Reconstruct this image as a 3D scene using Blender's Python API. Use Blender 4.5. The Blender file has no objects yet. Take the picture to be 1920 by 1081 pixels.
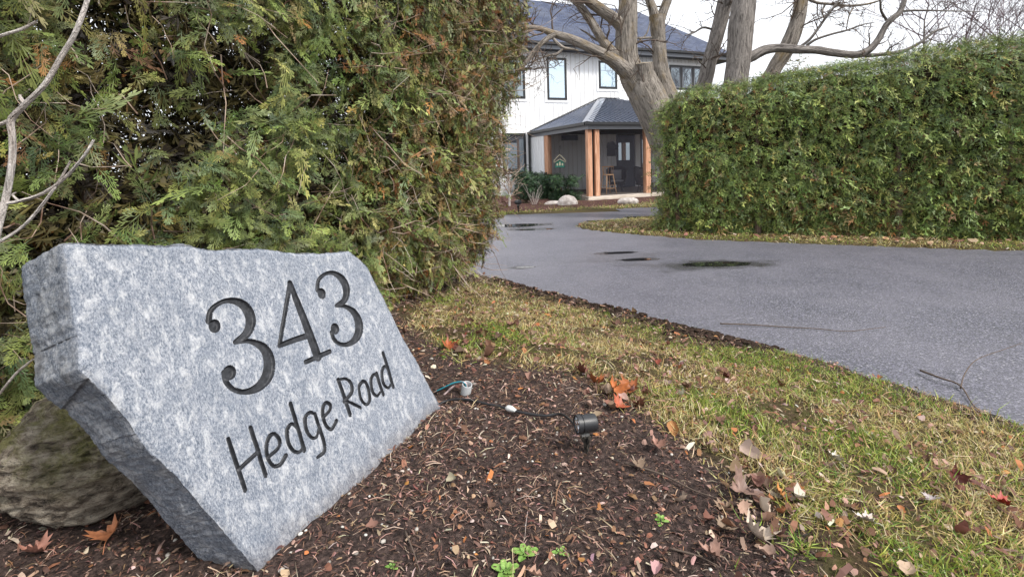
import bpy, math, random
import numpy as np
from mathutils import Matrix, Vector
random.seed(7); RNG = np.random.RandomState(11)
scene = bpy.context.scene
COLL = scene.collection

# ------------------------------------------------------------------ camera
F, YP, PITCH, ROLL = 937.0, 370.0, math.radians(3.84), math.radians(1.75)   # a shifted (architectural) view
CZ = 1.3
_cp, _sp, _cr, _sr = math.cos(PITCH), math.sin(PITCH), math.cos(ROLL), math.sin(ROLL)
_f = np.array([0, _cp, -_sp]); _d = np.array([0, -_sp, -_cp]); _r = np.array([1.0, 0, 0])
RR = _r * _cr + _d * _sr; DD = _d * _cr - _r * _sr
CAM = np.array([0, 0, CZ])
cd = bpy.data.cameras.new("camera"); cam = bpy.data.objects.new("camera", cd); COLL.objects.link(cam)
cam.matrix_world = Matrix(((RR[0], -DD[0], -_f[0], 0), (RR[1], -DD[1], -_f[1], 0), (RR[2], -DD[2], -_f[2], CZ), (0, 0, 0, 1)))
cd.sensor_fit = 'HORIZONTAL'; cd.sensor_width = 36.0; cd.lens = 36.0 * F / 1920
cd.shift_y = -(540.5 - YP) / 1920
cd.clip_start = 0.05; cd.clip_end = 2000
scene.camera = cam

# ------------------------------------------------------------------ light: bright overcast
W = bpy.data.worlds.new("World"); scene.world = W; W.use_nodes = True
wn = W.node_tree; wn.nodes.clear()
sky = wn.nodes.new('ShaderNodeTexSky'); sky.sky_type = 'NISHITA'; sky.sun_disc = False
sky.sun_elevation = math.radians(48); sky.sun_rotation = math.radians(125)
sky.dust_density = 4.0; sky.air_density = 1.2
hs = wn.nodes.new('ShaderNodeHueSaturation'); hs.inputs['Saturation'].default_value = 0.22
mx = wn.nodes.new('ShaderNodeMix'); mx.data_type = 'RGBA'; mx.inputs[0].default_value = 0.72
mx.inputs[7].default_value = (9.4, 9.7, 10.2, 1)            # the even cloud deck
bg = wn.nodes.new('ShaderNodeBackground'); bg.inputs['Strength'].default_value = 0.105
wo = wn.nodes.new('ShaderNodeOutputWorld')
wn.links.new(sky.outputs[0], hs.inputs['Color']); wn.links.new(hs.outputs[0], mx.inputs[6])
wn.links.new(mx.outputs[2], bg.inputs[0]); wn.links.new(bg.outputs[0], wo.inputs[0])
sd = bpy.data.lights.new("sun", 'SUN'); sd.energy = 2.4; sd.angle = math.radians(10); sd.color = (1.0, 0.95, 0.88)
sun = bpy.data.objects.new("sun", sd); COLL.objects.link(sun)
_el, _az = math.radians(48), math.radians(125)                # azimuth from +Y towards +X
_sd = Vector((math.sin(_az) * math.cos(_el), math.cos(_az) * math.cos(_el), math.sin(_el)))
sun.rotation_euler = _sd.to_track_quat('Z', 'Y').to_euler(); sun.location = (6, -6, 12)
scene.view_settings.view_transform = 'Standard'; scene.view_settings.look = 'None'
scene.view_settings.exposure = 0.8; scene.view_settings.gamma = 1.0

# ------------------------------------------------------------------ rays and points
def ray(x, y): return RR * (x - 960) / F + DD * (y - YP) / F + _f
def onz(x, y, z): r = ray(x, y); return CAM + r * (z - CZ) / r[2]
def at(x, y, Y): r = ray(x, y); return CAM + r * Y / r[1]
def onp(x, y, p, n): r = ray(x, y); return CAM + r * np.dot(np.array(p) - CAM, n) / np.dot(r, n)

# ------------------------------------------------------------------ noise
_T2 = np.random.RandomState(3).rand(256, 256)
_T3 = np.random.RandomState(5).rand(64, 64, 64)
def vn2(x, y):
    xi = np.floor(x).astype(int); yi = np.floor(y).astype(int); fx = x - xi; fy = y - yi
    fx = fx * fx * (3 - 2 * fx); fy = fy * fy * (3 - 2 * fy)
    g = lambda a, b: _T2[(xi + a) & 255, (yi + b) & 255]
    return (g(0, 0) * (1 - fx) + g(1, 0) * fx) * (1 - fy) + (g(0, 1) * (1 - fx) + g(1, 1) * fx) * fy
def fbm2(x, y, s, o=3, seed=0):
    x = np.asarray(x, float) * s + seed * 17.3; y = np.asarray(y, float) * s + seed * 9.1; a = 1.0; t = 0; n = 0
    for i in range(o):
        t = t + a * vn2(x, y); n += a; a *= .5; x = x * 2.03 + 11.7; y = y * 2.03 + 5.3
    return t / n - .5
def vn3(p):
    i = np.floor(p).astype(int); f = p - i; f = f * f * (3 - 2 * f); r = 0
    for a in (0, 1):
        for b in (0, 1):
            for c in (0, 1):
                w = (f[:, 0] if a else 1 - f[:, 0]) * (f[:, 1] if b else 1 - f[:, 1]) * (f[:, 2] if c else 1 - f[:, 2])
                r = r + w * _T3[(i[:, 0] + a) & 63, (i[:, 1] + b) & 63, (i[:, 2] + c) & 63]
    return r
def fbm3(p, s, o=3, seed=0):
    p = np.asarray(p, float) * s + seed * 13.7; a = 1.0; t = 0; n = 0
    for k in range(o):
        t = t + a * vn3(p); n += a; a *= .5; p = p * 2.03 + 3.1
    return t / n - .5
def sstep(a, b, x): t = np.clip((np.asarray(x, float) - a) / (b - a), 0, 1); return t * t * (3 - 2 * t)
def unit(v): v = np.asarray(v, float); return v / np.maximum(np.linalg.norm(v, axis=-1, keepdims=True), 1e-9)
def seg_dist(x, y, poly):
    """signed side-free distance to a polyline, plus arc position"""
    P = np.asarray(poly, float); best = np.full(np.shape(x), 1e9)
    for a, b in zip(P[:-1], P[1:]):
        d = b - a; L = d @ d
        t = np.clip(((x - a[0]) * d[0] + (y - a[1]) * d[1]) / L, 0, 1)
        best = np.minimum(best, np.hypot(x - a[0] - t * d[0], y - a[1] - t * d[1]))
    return best
def inpoly(x, y, poly):
    P = np.asarray(poly, float); r = np.zeros(np.shape(x), bool)
    for (x0, y0), (x1, y1) in zip(P, np.roll(P, -1, 0)):
        c = ((y0 > y) != (y1 > y))
        r ^= c & (x < (x1 - x0) * (y - y0) / ((y1 - y0) if y1 != y0 else 1e-12) + x0)
    return r

# ------------------------------------------------------------------ objects
def link(o, parent=None, base=None):
    COLL.objects.link(o)
    if parent is not None:
        o.parent = parent
        if base is not None: o.location = (-base[0], -base[1], -base[2])
    return o
def tag(o, label=None, cat=None, group=None, kind=None):
    if label: o['label'] = label
    if cat: o['category'] = cat
    if group: o['group'] = group
    if kind: o['kind'] = kind
    return o
def thing(name, label, cat, loc=(0, 0, 0), rz=0, group=None):
    o = bpy.data.objects.new(name, None); o.empty_display_size = .1
    COLL.objects.link(o); o.location = loc; o.rotation_euler = (0, 0, rz)
    return tag(o, label, cat, group)
def qmesh(name, V, Q, mat, parent=None, base=None, col=None, smooth=False, attrs=None):
    """all-quad mesh from arrays"""
    V = np.ascontiguousarray(V, np.float32).reshape(-1, 3); Q = np.ascontiguousarray(Q, np.int32).reshape(-1, 4)
    me = bpy.data.meshes.new(name)
    me.vertices.add(len(V)); me.vertices.foreach_set('co', V.ravel())
    me.loops.add(Q.size); me.loops.foreach_set('vertex_index', Q.ravel())
    me.polygons.add(len(Q)); me.polygons.foreach_set('loop_start', np.arange(0, Q.size, 4, dtype=np.int32))
    me.update(calc_edges=True)
    if col is not None:
        c = np.ones((len(Q), 4), np.float32); c[:, :3] = col
        me.attributes.new('Col', 'FLOAT_COLOR', 'FACE').data.foreach_set('color', c.ravel())
    for k, (dom, typ, arr) in (attrs or {}).items():
        a = me.attributes.new(k, typ, dom)
        a.data.foreach_set({'FLOAT': 'value', 'FLOAT_VECTOR': 'vector', 'FLOAT_COLOR': 'color'}[typ], np.ascontiguousarray(arr, np.float32).ravel())
    me.polygons.foreach_set('use_smooth', np.full(len(Q), smooth))
    if mat: me.materials.append(mat)
    return link(bpy.data.objects.new(name, me), parent, base)
class MB:
    """collects polygons into one mesh"""
    def __init__(s): s.v = []; s.f = []; s.uv = []
    def add(s, V, Fc):
        n = len(s.v); s.v += [tuple(map(float, p)) for p in V]; s.f += [tuple(i + n for i in f) for f in Fc]; return s
    def box(s, x0, x1, y0, y1, z0, z1, M=None, b=0.0):
        V = [(x, y, z) for z in (z0, z1) for y in (y0, y1) for x in (x0, x1)]
        if M is not None: V = [tuple(M @ Vector(p)) for p in V]
        return s.add(V, [(0, 2, 3, 1), (4, 5, 7, 6), (0, 1, 5, 4), (2, 6, 7, 3), (0, 4, 6, 2), (1, 3, 7, 5)])
    def tube(s, pts, rad, n=8, caps=True):
        V, Q = tube_np(pts, rad, n); k = len(V) // n
        Fc = [tuple(q) for q in Q]
        if caps: Fc += [tuple(range(n))[::-1], tuple(range((k - 1) * n, k * n))]
        return s.add(V, Fc)
    def lathe(s, prof, M=None, n=24):
        V = []; Fc = []
        for r, z in prof:
            for i in range(n):
                a = 2 * math.pi * i / n; V.append((r * math.cos(a), r * math.sin(a), z))
        for j in range(len(prof) - 1):
            for i in range(n): Fc.append((j * n + i, j * n + (i + 1) % n, (j + 1) * n + (i + 1) % n, (j + 1) * n + i))
        if M is not None: V = [tuple(M @ Vector(p)) for p in V]
        return s.add(V, Fc)
    def build(s, name, mat, parent=None, base=None, smooth=False, bevel=0):
        me = bpy.data.meshes.new(name); me.from_pydata(s.v, [], s.f); me.update()
        if mat: me.materials.append(mat)
        me.polygons.foreach_set('use_smooth', np.full(len(me.polygons), smooth))
        o = link(bpy.data.objects.new(name, me), parent, base)
        if bevel:
            m = o.modifiers.new('bevel', 'BEVEL'); m.width = bevel; m.segments = 2; m.limit_method = 'ANGLE'
        return o
def frames(P):
    T = np.gradient(P, axis=0); T = unit(T); up = np.array([0, 0, 1.0]) if abs(T[0][2]) < .8 else np.array([1.0, 0, 0])
    N = np.zeros_like(P); N[0] = unit(np.cross(T[0], up))
    for i in range(1, len(P)):
        n = N[i - 1] - T[i] * (N[i - 1] @ T[i]); N[i] = unit(n)
    return T, N, np.cross(T, N)
def tube_np(pts, rad, n=8):
    P = np.asarray(pts, float); R = np.broadcast_to(np.asarray(rad, float), (len(P),)); T, N, B = frames(P)
    a = np.linspace(0, 2 * math.pi, n, endpoint=False)
    V = P[:, None] + R[:, None, None] * (np.cos(a)[None, :, None] * N[:, None] + np.sin(a)[None, :, None] * B[:, None])
    k = len(P); i = np.arange(k - 1)[:, None] * n; j = np.arange(n)[None]; j2 = (j + 1) % n
    Q = np.stack([i + j, i + j2, i + n + j2, i + n + j], -1).reshape(-1, 4)
    return V.reshape(-1, 3), Q
def crom(pts, m):
    """smooth curve through points (any dimension), about m samples a span"""
    P = np.asarray(pts, float); E = np.vstack([2 * P[0] - P[1], P, 2 * P[-1] - P[-2]]); out = []
    for i in range(len(P) - 1):
        p0, p1, p2, p3 = E[i:i + 4]
        for t in np.arange(m) / m:
            out.append(.5 * (2 * p1 + (p2 - p0) * t + (2 * p0 - 5 * p1 + 4 * p2 - p3) * t * t + (3 * p1 - p0 - 3 * p2 + p3) * t ** 3))
    out.append(P[-1]); return np.array(out)

# ------------------------------------------------------------------ materials
class Mat:
    def __init__(s, name, base=(.5, .5, .5), rough=.6, spec=.5, metal=0.0):
        s.m = bpy.data.materials.new(name); s.m.use_nodes = True; s.nt = s.m.node_tree
        s.b = s.nt.nodes['Principled BSDF']; s.out = s.nt.nodes['Material Output']
        s.b.inputs['Base Color'].default_value = (*base, 1); s.b.inputs['Roughness'].default_value = rough
        s.b.inputs['Specular IOR Level'].default_value = spec; s.b.inputs['Metallic'].default_value = metal
    def n(s, t, **kw):
        x = s.nt.nodes.new(t)
        for k, v in kw.items(): setattr(x, k, v)
        return x
    def l(s, a, b): s.nt.links.new(a, b)
    def val(s, sock, v):
        if hasattr(v, 'links') or hasattr(v, 'is_output'): s.l(v, sock)
        else: sock.default_value = v
    def co(s, scale=(1, 1, 1), src='Object', attr=None, rot=(0, 0, 0)):
        if attr: o = s.n('ShaderNodeAttribute', attribute_name=attr).outputs['Vector']
        else: o = s.n('ShaderNodeTexCoord').outputs[src]
        m = s.n('ShaderNodeMapping'); m.inputs['Scale'].default_value = scale; m.inputs['Rotation'].default_value = rot
        s.l(o, m.inputs[0]); return m.outputs[0]
    def noise(s, vec, scale=5, detail=4, rough=.55, dist=0.0):
        x = s.n('ShaderNodeTexNoise'); s.l(vec, x.inputs['Vector']); x.inputs['Scale'].default_value = scale
        x.inputs['Detail'].default_value = detail; x.inputs['Roughness'].default_value = rough; x.inputs['Distortion'].default_value = dist
        return x.outputs['Fac']
    def voro(s, vec, scale, out='Distance', feat='F1'):
        x = s.n('ShaderNodeTexVoronoi', feature=feat); s.l(vec, x.inputs['Vector']); x.inputs['Scale'].default_value = scale
        return x.outputs[out]
    def ramp(s, fac, stops):
        x = s.n('ShaderNodeValToRGB'); s.l(fac, x.inputs[0]); e = x.color_ramp.elements
        while len(e) < len(stops): e.new(.5)
        for k, (p, c) in zip(e, stops): k.position = p; k.color = (*c, 1) if len(c) == 3 else c
        return x.outputs[0]
    def g(s, fac, a, b):
        x = s.n('ShaderNodeMapRange'); s.l(fac, x.inputs[0]); x.inputs[1].default_value = a; x.inputs[2].default_value = b
        return x.outputs[0]
    def mix(s, fac, a, b, mode='MIX'):
        x = s.n('ShaderNodeMix', data_type='RGBA', blend_type=mode)
        s.val(x.inputs[0], fac)
        for k, v in ((6, a), (7, b)):
            if isinstance(v, tuple): x.inputs[k].default_value = (*v, 1) if len(v) == 3 else v
            else: s.l(v, x.inputs[k])
        return x.outputs[2]
    def math(s, op, a, b=0.0):
        x = s.n('ShaderNodeMath', operation=op); s.val(x.inputs[0], a); s.val(x.inputs[1], b); return x.outputs[0]
    def base(s, c): s.l(c, s.b.inputs['Base Color']); return s
    def rough(s, c): s.l(c, s.b.inputs['Roughness']); return s
    def bump(s, h, dist=.01, strength=1.0):
        x = s.n('ShaderNodeBump'); s.l(h, x.inputs['Height']); x.inputs['Distance'].default_value = dist; x.inputs['Strength'].default_value = strength
        s.l(x.outputs[0], s.b.inputs['Normal']); return s

def leaf_mat(name, rough=.5, trans=.25, spec=.35):
    m = Mat(name, rough=rough, spec=spec)
    a = m.n('ShaderNodeAttribute', attribute_name='Col').outputs['Color']
    m.base(a)
    if trans:
        t = m.n('ShaderNodeBsdfTranslucent'); m.l(a, t.inputs[0])
        x = m.n('ShaderNodeMixShader'); x.inputs[0].default_value = trans
        m.l(m.b.outputs[0], x.inputs[1]); m.l(t.outputs[0], x.inputs[2]); m.l(x.outputs[0], m.out.inputs[0])
    return m.m
M_CEDAR = leaf_mat('cedar_foliage', .5, .12)
M_GRASS = leaf_mat('grass_blades', .55, .3)
M_LITTER = leaf_mat('dry_litter', .65, .1, .25)
M_LEAF = leaf_mat('fallen_leaf', .5, .15, .4)

def bark_mat(name, dark, light, moss=None):
    m = Mat(name, rough=.85, spec=.25)
    v = m.co((1, 1, 1), attr='bk'); n1 = m.noise(m.co((17, 17, 2.6), attr='bk'), 1, 6, .7, .5); n2 = m.noise(v, 3.0, 4)
    n3 = m.noise(m.co((55, 55, 16), attr='bk'), 1, 5, .7)
    c = m.ramp(n1, [(.37, dark), (.49, tuple(a * .35 + b * .65 for a, b in zip(dark, light))), (.62, light)])
    c = m.mix(m.g(n2, .35, .7), c, m.mix(.45, c, tuple(x * .7 for x in light)))
    c = m.mix(m.math('MULTIPLY', m.g(n3, .5, .75), .5), c, tuple(min(1, x * 1.35) for x in light))
    if moss:
        n4 = m.noise(v, 2.2, 5, .6); c = m.mix(m.math('MULTIPLY', m.g(n4, .53, .68), .7), c, moss)
    n5 = m.noise(m.co((30, 30, 3.4), attr='bk'), 1, 3, .6, 1.2); c = m.mix(m.math('MULTIPLY', m.g(n5, .48, .38), .5), c, tuple(x * .8 for x in dark)); m.base(c); m.bump(m.math('ADD', m.math('ADD', n1, n5), m.math('MULTIPLY', n3, .6)), .05, 1.0); return m.m
M_BARK = bark_mat('maple_bark', (.04, .032, .026), (.40, .355, .31), (.26, .175, .06))
M_BARK2 = bark_mat('grey_bark', (.045, .037, .034), (.36, .325, .30))
M_TWIG = Mat('twig_bark', (.10, .075, .06), .8, .2).m
M_STEM = bark_mat('pale_stem_bark', (.38, .32, .28), (.78, .72, .68))
M_DRYTWIG = Mat('dry_twig', (.27, .2, .15), .8, .2).m
# ================================================================== THE GROUND
NEAR = [(-6.5, 9.6), (-3.4, 8.4), (-1.3, 6.75), (-.36, 5.72), (-.09, 5.42), (.19, 5.0), (.57, 4.61), (.85, 4.27), (1.13, 3.95), (1.34, 3.71), (1.56, 3.48), (1.73, 3.29),
        (1.9, 3.09), (2.01, 2.92), (2.12, 2.72), (2.19, 2.56), (2.28, 2.41), (2.36, 2.26), (2.6, 1.6), (2.8, .6), (2.9, -1.0), (2.9, -4.0)]
FAR = [(14, -4.0), (14, 3.2), (9.2, 5.1), (6.47, 6.26), (5.34, 6.72), (4.2, 7.26), (2.88, 7.94), (2.05, 8.74), (1.49, 9.37), (1.24, 9.91), (1.45, 10.49), (2.2, 10.88), (3.1, 11.18), (5, 11.5), (14, 11.6)]
HOUSE_SIDE = [(14, 14.2), (6, 13.8), (3.84, 13.56), (2.0, 13.38), (.83, 13.15), (-.22, 12.64), (-2, 11.9), (-6.5, 11.5)]
DRIVE = NEAR + FAR + HOUSE_SIDE
BED = [(-.95, 3.7), (-.54, 2.97), (-.26, 2.66), (-.05, 2.54), (.25, 2.51), (.4, 2.32), (.51, 2.05), (.64, 1.77), (.73, 1.58), (.75, 1.36), (.7, 1.19), (.62, 1.03), (.55, .3), (-3.5, .3), (-3.5, 3.5), (-1.6, 6.0), (-.6, 5.6), (-.62, 4.4)]
def height(x, y):
    x = np.asarray(x, float); y = np.asarray(y, float)
    s = seg_dist(x, y, NEAR); inside = inpoly(x, y, DRIVE)
    nearside = (~inside) & (s < 30) & ((y < 7.2) & (x < 3.2) | (x < -1.0) & (y < 9))
    up = .025 + .25 * sstep(0, 2.1, s)
    h = np.where(nearside, up, .03)
    edge = np.minimum(s, np.minimum(seg_dist(x, y, FAR), seg_dist(x, y, HOUSE_SIDE)))
    h = np.where(inside, -.05 * sstep(0, .07, edge), h * (.25 + .75 * sstep(0, .09, edge)))
    lump = fbm2(x, y, 7, 4, 1) * .035 + fbm2(x, y, 28, 3, 2) * .016
    near = sstep(30, 6, np.hypot(x, y))
    h = h + np.where(inside, .2, 1.0) * lump * (.35 + .65 * near) * np.where(nearside, 1, .6)
    # turned soil heaped along the asphalt edge
    heap = np.exp(-((s - .10) / .085) ** 2) * (x > -.5) * (x < 1.5) * sstep(3.4, 4.2, y) * (.55 + 1.6 * fbm2(x, y, 16, 3, 4))
    return h + np.where(inside, 0, .045 * heap)
def gp(px, py):
    z = .15
    for _ in range(6):
        p = onz(px, py, z); z = float(height(p[0], p[1]))
    return np.array([p[0], p[1], z])
def axis(lo, a, b, hi, fine, mid=None):
    c = list(np.arange(a, b + 1e-6, fine)); st = fine; x = b; up = []
    while x < hi: st *= 1.17; x += st; up.append(min(x, hi))
    st = fine; x = a; dn = []
    while x > lo: st *= 1.17; x -= st; dn.append(max(x, lo))
    return np.array(dn[::-1] + c + up)
gx = axis(-700, -1.7, 2.6, 700, .021); gy = axis(-60, .95, 6.3, 1100, .021)
GX, GY = np.meshgrid(gx, gy, indexing='ij'); GH = height(GX, GY)
nx, ny = GX.shape
ii = np.arange(nx - 1)[:, None] * ny + np.arange(ny - 1)[None]
GQ = np.stack([ii, ii + ny, ii + ny + 1, ii + 1], -1).reshape(-1, 4)
bedm = np.zeros(GX.shape)
for dx, dy in ((0, 0), (.06, 0), (-.06, 0), (0, .06), (0, -.06)): bedm += inpoly(GX + dx + .12 * fbm2(GX, GY, 5, 2, 8), GY + dy + .12 * fbm2(GX, GY, 5, 2, 9), BED) / 5
sdr = seg_dist(GX, GY, NEAR)
dirt = np.clip(2.0 * np.exp(-(sdr / .2) ** 2) * (.6 + 2.2 * fbm2(GX, GY, 6, 3, 4)), 0, 1) * (GX > -.7) * (GY < 6)
soil = np.clip(np.maximum(bedm, dirt), 0, 1)
m = Mat('ground_soil_and_thatch', rough=.95, spec=.15)
v = m.co(); at_soil = m.n('ShaderNodeAttribute', attribute_name='soil').outputs['Fac']
nA = m.noise(v, 55, 8, .72); nB = m.noise(v, 9, 5); nC = m.noise(v, 210, 5, .7); vC = m.voro(v, 75, 'Color')
mul = m.ramp(nA, [(.30, (.010, .0075, .007)), (.46, (.044, .031, .028)), (.60, (.11, .076, .066)), (.74, (.22, .155, .13))])
mul = m.mix(m.math('MULTIPLY', m.g(nC, .58, .74), .7), mul, (.2, .12, .085))
tha = m.ramp(nA, [(.28, (.02, .014, .009)), (.5, (.07, .047, .026)), (.72, (.18, .13, .07))])
tha = m.mix(m.g(nB, .42, .62), tha, m.mix(.5, tha, (.08, .09, .02)))
m.base(m.mix(at_soil, tha, mul)); m.bump(m.math('ADD', nA, m.math('MULTIPLY', nC, .5)), .02, .9)
tag(qmesh('ground', np.stack([GX, GY, GH], -1), GQ, m.m, smooth=True, attrs={'soil': ('POINT', 'FLOAT', soil.ravel())}), kind='structure')

# ------------------------------------------------------------------ driveway
dx = axis(-7, -.8, 4.2, 14.2, .035); dy = axis(-4.2, 2.0, 8.2, 14.4, .035)
DX, DY = np.meshgrid(dx, dy, indexing='ij')
PUD = [((.14, 6.20), .12, .055, .0), ((1.5, 7.0), .2, .075, .05), ((1.6, 6.47), .19, .07, .05), ((2.5, 6.04), .40, .13, -.05), ((.05, 10.5), .52, .24, 0), ((.42, 9.74), .4, .08, 0)]
def ell(x, y, P, k=1.0):
    (cx, cy), a, b, t = P; c, s_ = math.cos(t), math.sin(t); u = (x - cx) * c + (y - cy) * s_; w = -(x - cx) * s_ + (y - cy) * c
    return np.hypot(u / (a * k), w / (b * k))
DH = .004 + .006 * fbm2(DX, DY, 1.1, 2, 21) + .003 * fbm2(DX, DY, 7, 3, 22)
wet = np.zeros(DX.shape)
wob = 1 + 1.1 * fbm2(DX, DY, 4, 3, 23)
for P in PUD:
    e = ell(DX, DY, P) * wob
    DH = DH - .011 * np.exp(-e ** 2 * .8); wet = np.maximum(wet, sstep(1.9, 1.0, e))
e4 = ell(DX, DY, ((2.35, 6.0), .95, .27, .02)) * wob; wet = np.maximum(wet, sstep(1.25, .5, e4) * .8)
e5 = ell(DX, DY, ((1.35, 6.62), .8, .36, .35)) * wob; wet = np.maximum(wet, sstep(1.3, .4, e5) * .35)
ins = inpoly(DX, DY, DRIVE); de = np.minimum(seg_dist(DX, DY, NEAR), np.minimum(seg_dist(DX, DY, FAR), seg_dist(DX, DY, HOUSE_SIDE)))
keepv = ins | (de < .07)
mx_, my_ = DX.shape; jj = np.arange(mx_ - 1)[:, None] * my_ + np.arange(my_ - 1)[None]
DQ = np.stack([jj, jj + my_, jj + my_ + 1, jj + 1], -1).reshape(-1, 4)
DQ = DQ[keepv.ravel()[DQ].all(1)]; used = np.unique(DQ); re = np.zeros(DX.size, int); re[used] = np.arange(len(used))
m = Mat('asphalt', rough=.6, spec=.42)
v = m.co(); wa = m.n('ShaderNodeAttribute', attribute_name='wet').outputs['Fac']
vc = m.n('ShaderNodeSeparateColor'); m.l(m.voro(v, 78, 'Color'), vc.inputs[0]); st = vc.outputs[0]
vd = m.voro(v, 78); n1 = m.noise(v, 1.3, 5, .6); n2 = m.noise(v, 420, 3)
c = m.ramp(st, [(0, (.066, .064, .085)), (.45, (.128, .125, .162)), (.8, (.165, .161, .203)), (.96, (.225, .22, .262)), (1, (.32, .312, .345))])
c = m.mix(m.g(vd, .35, .75), c, (.07, .072, .08)); c = m.mix(m.math('MULTIPLY', m.g(n1, .38, .62), .6), c, m.mix(.55, c, (.19, .182, .212)))
c = m.mix(m.g(n2, .6, .8), c, m.mix(.35, c, (.26, .255, .28)))
c = m.mix(m.math('MULTIPLY', wa, .72), c, (.022, .021, .02)); m.base(c)
m.rough(m.ramp(wa, [(0, (.40,) * 3), (1, (.20,) * 3)])); m.bump(m.math('SUBTRACT', st, m.math('MULTIPLY', vd, .8)), .004, .8)
tag(qmesh('driveway', np.stack([DX, DY, DH], -1).reshape(-1, 3)[used], re[DQ], m.m, smooth=True, attrs={'wet': ('POINT', 'FLOAT', wet.ravel()[used])}), kind='structure')
m = Mat('puddle_water', (.012, .012, .013), .02, .5); M_WATER = m.m
for P in PUD:
    (cx, cy), a, b, t = P; n = 48; th = np.linspace(0, 2 * math.pi, n, endpoint=False)
    rr = 1.05 + .5 * fbm2(np.cos(th) + cx, np.sin(th) + cy, 1.6, 3, 31)
    V = [(cx, cy, 0)] + [(cx + rr[i] * (a * math.cos(th[i]) * math.cos(t) - b * math.sin(th[i]) * math.sin(t)), cy + rr[i] * (a * math.cos(th[i]) * math.sin(t) + b * math.sin(th[i]) * math.cos(t)), 0) for i in range(n)]
    zc = float(.004 + .006 * fbm2(np.array([cx]), np.array([cy]), 1.1, 2, 21)[0]) - .001
    V = [(x, y, zc) for x, y, z in V]
    tag(MB().add(V, [(0, i + 1, (i + 1) % n + 1) for i in range(n)]).build('puddle', M_WATER), kind='structure')

# ------------------------------------------------------------------ scatter of small cards
def instance(TV, TQ, org, X, Y, Z, scale):
    """template verts (n,3), frames per copy -> big arrays"""
    n = len(org); k = len(TV); s = np.asarray(scale, float).reshape(n, -1)[:, None, :] * np.ones((1, 1, 3))
    t = TV[None] * s
    V = org[:, None] + t[..., 0:1] * X[:, None] + t[..., 1:2] * Y[:, None] + t[..., 2:3] * Z[:, None]
    Q = TQ[None] + (np.arange(n) * k)[:, None, None]
    return V.reshape(-1, 3), Q.reshape(-1, 4)
def yaw_frames(n, tilt=0.3):
    a = RNG.rand(n) * 2 * math.pi; Z = unit(np.stack([RNG.randn(n) * tilt, RNG.randn(n) * tilt, np.ones(n)], 1))
    X = unit(np.stack([np.cos(a), np.sin(a), np.zeros(n)], 1)); X = unit(X - Z * (X * Z).sum(1)[:, None]); return X, np.cross(Z, X), Z
def pick(cols, wts, n, jit=.25):
    c = np.array(cols)[RNG.choice(len(cols), n, p=np.array(wts) / sum(wts))]
    return c * (1 + jit * (RNG.rand(n, 1) * 2 - 1)) * (1 + .08 * RNG.randn(n, 3)).clip(.7, 1.3)

# grass blades: three vertices-pairs, bending over
def blade_T(bend):
    ts = np.array([0, .45, 1.0]); w = np.array([.5, .42, .06]); x = bend * ts ** 2; z = ts * (1 - .35 * bend * ts)
    V = np.array([[x[i], sgn * w[i], z[i]] for i in range(3) for sgn in (-1, 1)]); return V, np.array([[0, 1, 3, 2], [2, 3, 5, 4]])
def grass(name, xy, hmean, width, greenness, flat=0.0):
    n = len(xy); z = height(xy[:, 0], xy[:, 1]); org = np.stack([xy[:, 0], xy[:, 1], z - .004], 1)
    parts = []
    for k, bend in enumerate((.25, .6, 1.0)):
        sel = np.arange(n) % 3 == k; m_ = sel.sum()
        TV, TQ = blade_T(bend); a = RNG.rand(m_) * 2 * math.pi; til = (.35 + 1.5 * flat[sel] if np.ndim(flat) else .35 + 1.5 * flat)
        Z = unit(np.stack([RNG.randn(m_) * til, RNG.randn(m_) * til, np.ones(m_)], 1)); X = unit(np.stack([np.cos(a), np.sin(a), np.zeros(m_)], 1))
        X = unit(X - Z * (X * Z).sum(1)[:, None]); Yv = np.cross(Z, X); h = hmean * np.exp(RNG.randn(m_) * .35)
        V, Q = instance(TV, TQ, org[sel], X, Yv, Z, np.stack([h, np.full(m_, width) * (1 + .3 * RNG.randn(m_)).clip(.5, 2), h], 1))
        g = greenness[sel] + .16 * RNG.randn(m_)
        straw = pick([(.60, .50, .23), (.43, .34, .13), (.72, .62, .39), (.26, .165, .085)], [4, 3, 2, 1], m_, .2)
        grn = pick([(.18, .27, .045), (.28, .36, .065), (.09, .16, .03), (.44, .45, .11)], [3, 3, 2, 3], m_, .2)
        parts.append((V, Q, np.repeat(np.where(g[:, None] > .5, grn, straw), 2, 0)))
    off = 0; Vs = []; Qs = []; Cs = []
    for V, Q, c in parts: Vs.append(V); Qs.append(Q + off); off += len(V); Cs.append(c)
    return tag(qmesh(name, np.vstack(Vs), np.vstack(Qs), M_GRASS, col=np.vstack(Cs)), kind='stuff')
def sample(n, x0, x1, y0, y1, fn):
    out = []
    tot = 0
    for _ in range(60):
        x = x0 + RNG.rand(n) * (x1 - x0); y = y0 + RNG.rand(n) * (y1 - y0); k = fn(x, y) > RNG.rand(n)
        out.append(np.stack([x[k], y[k]], 1)); tot += k.sum()
        if tot >= n: break
    return np.vstack(out)[:n]
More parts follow.
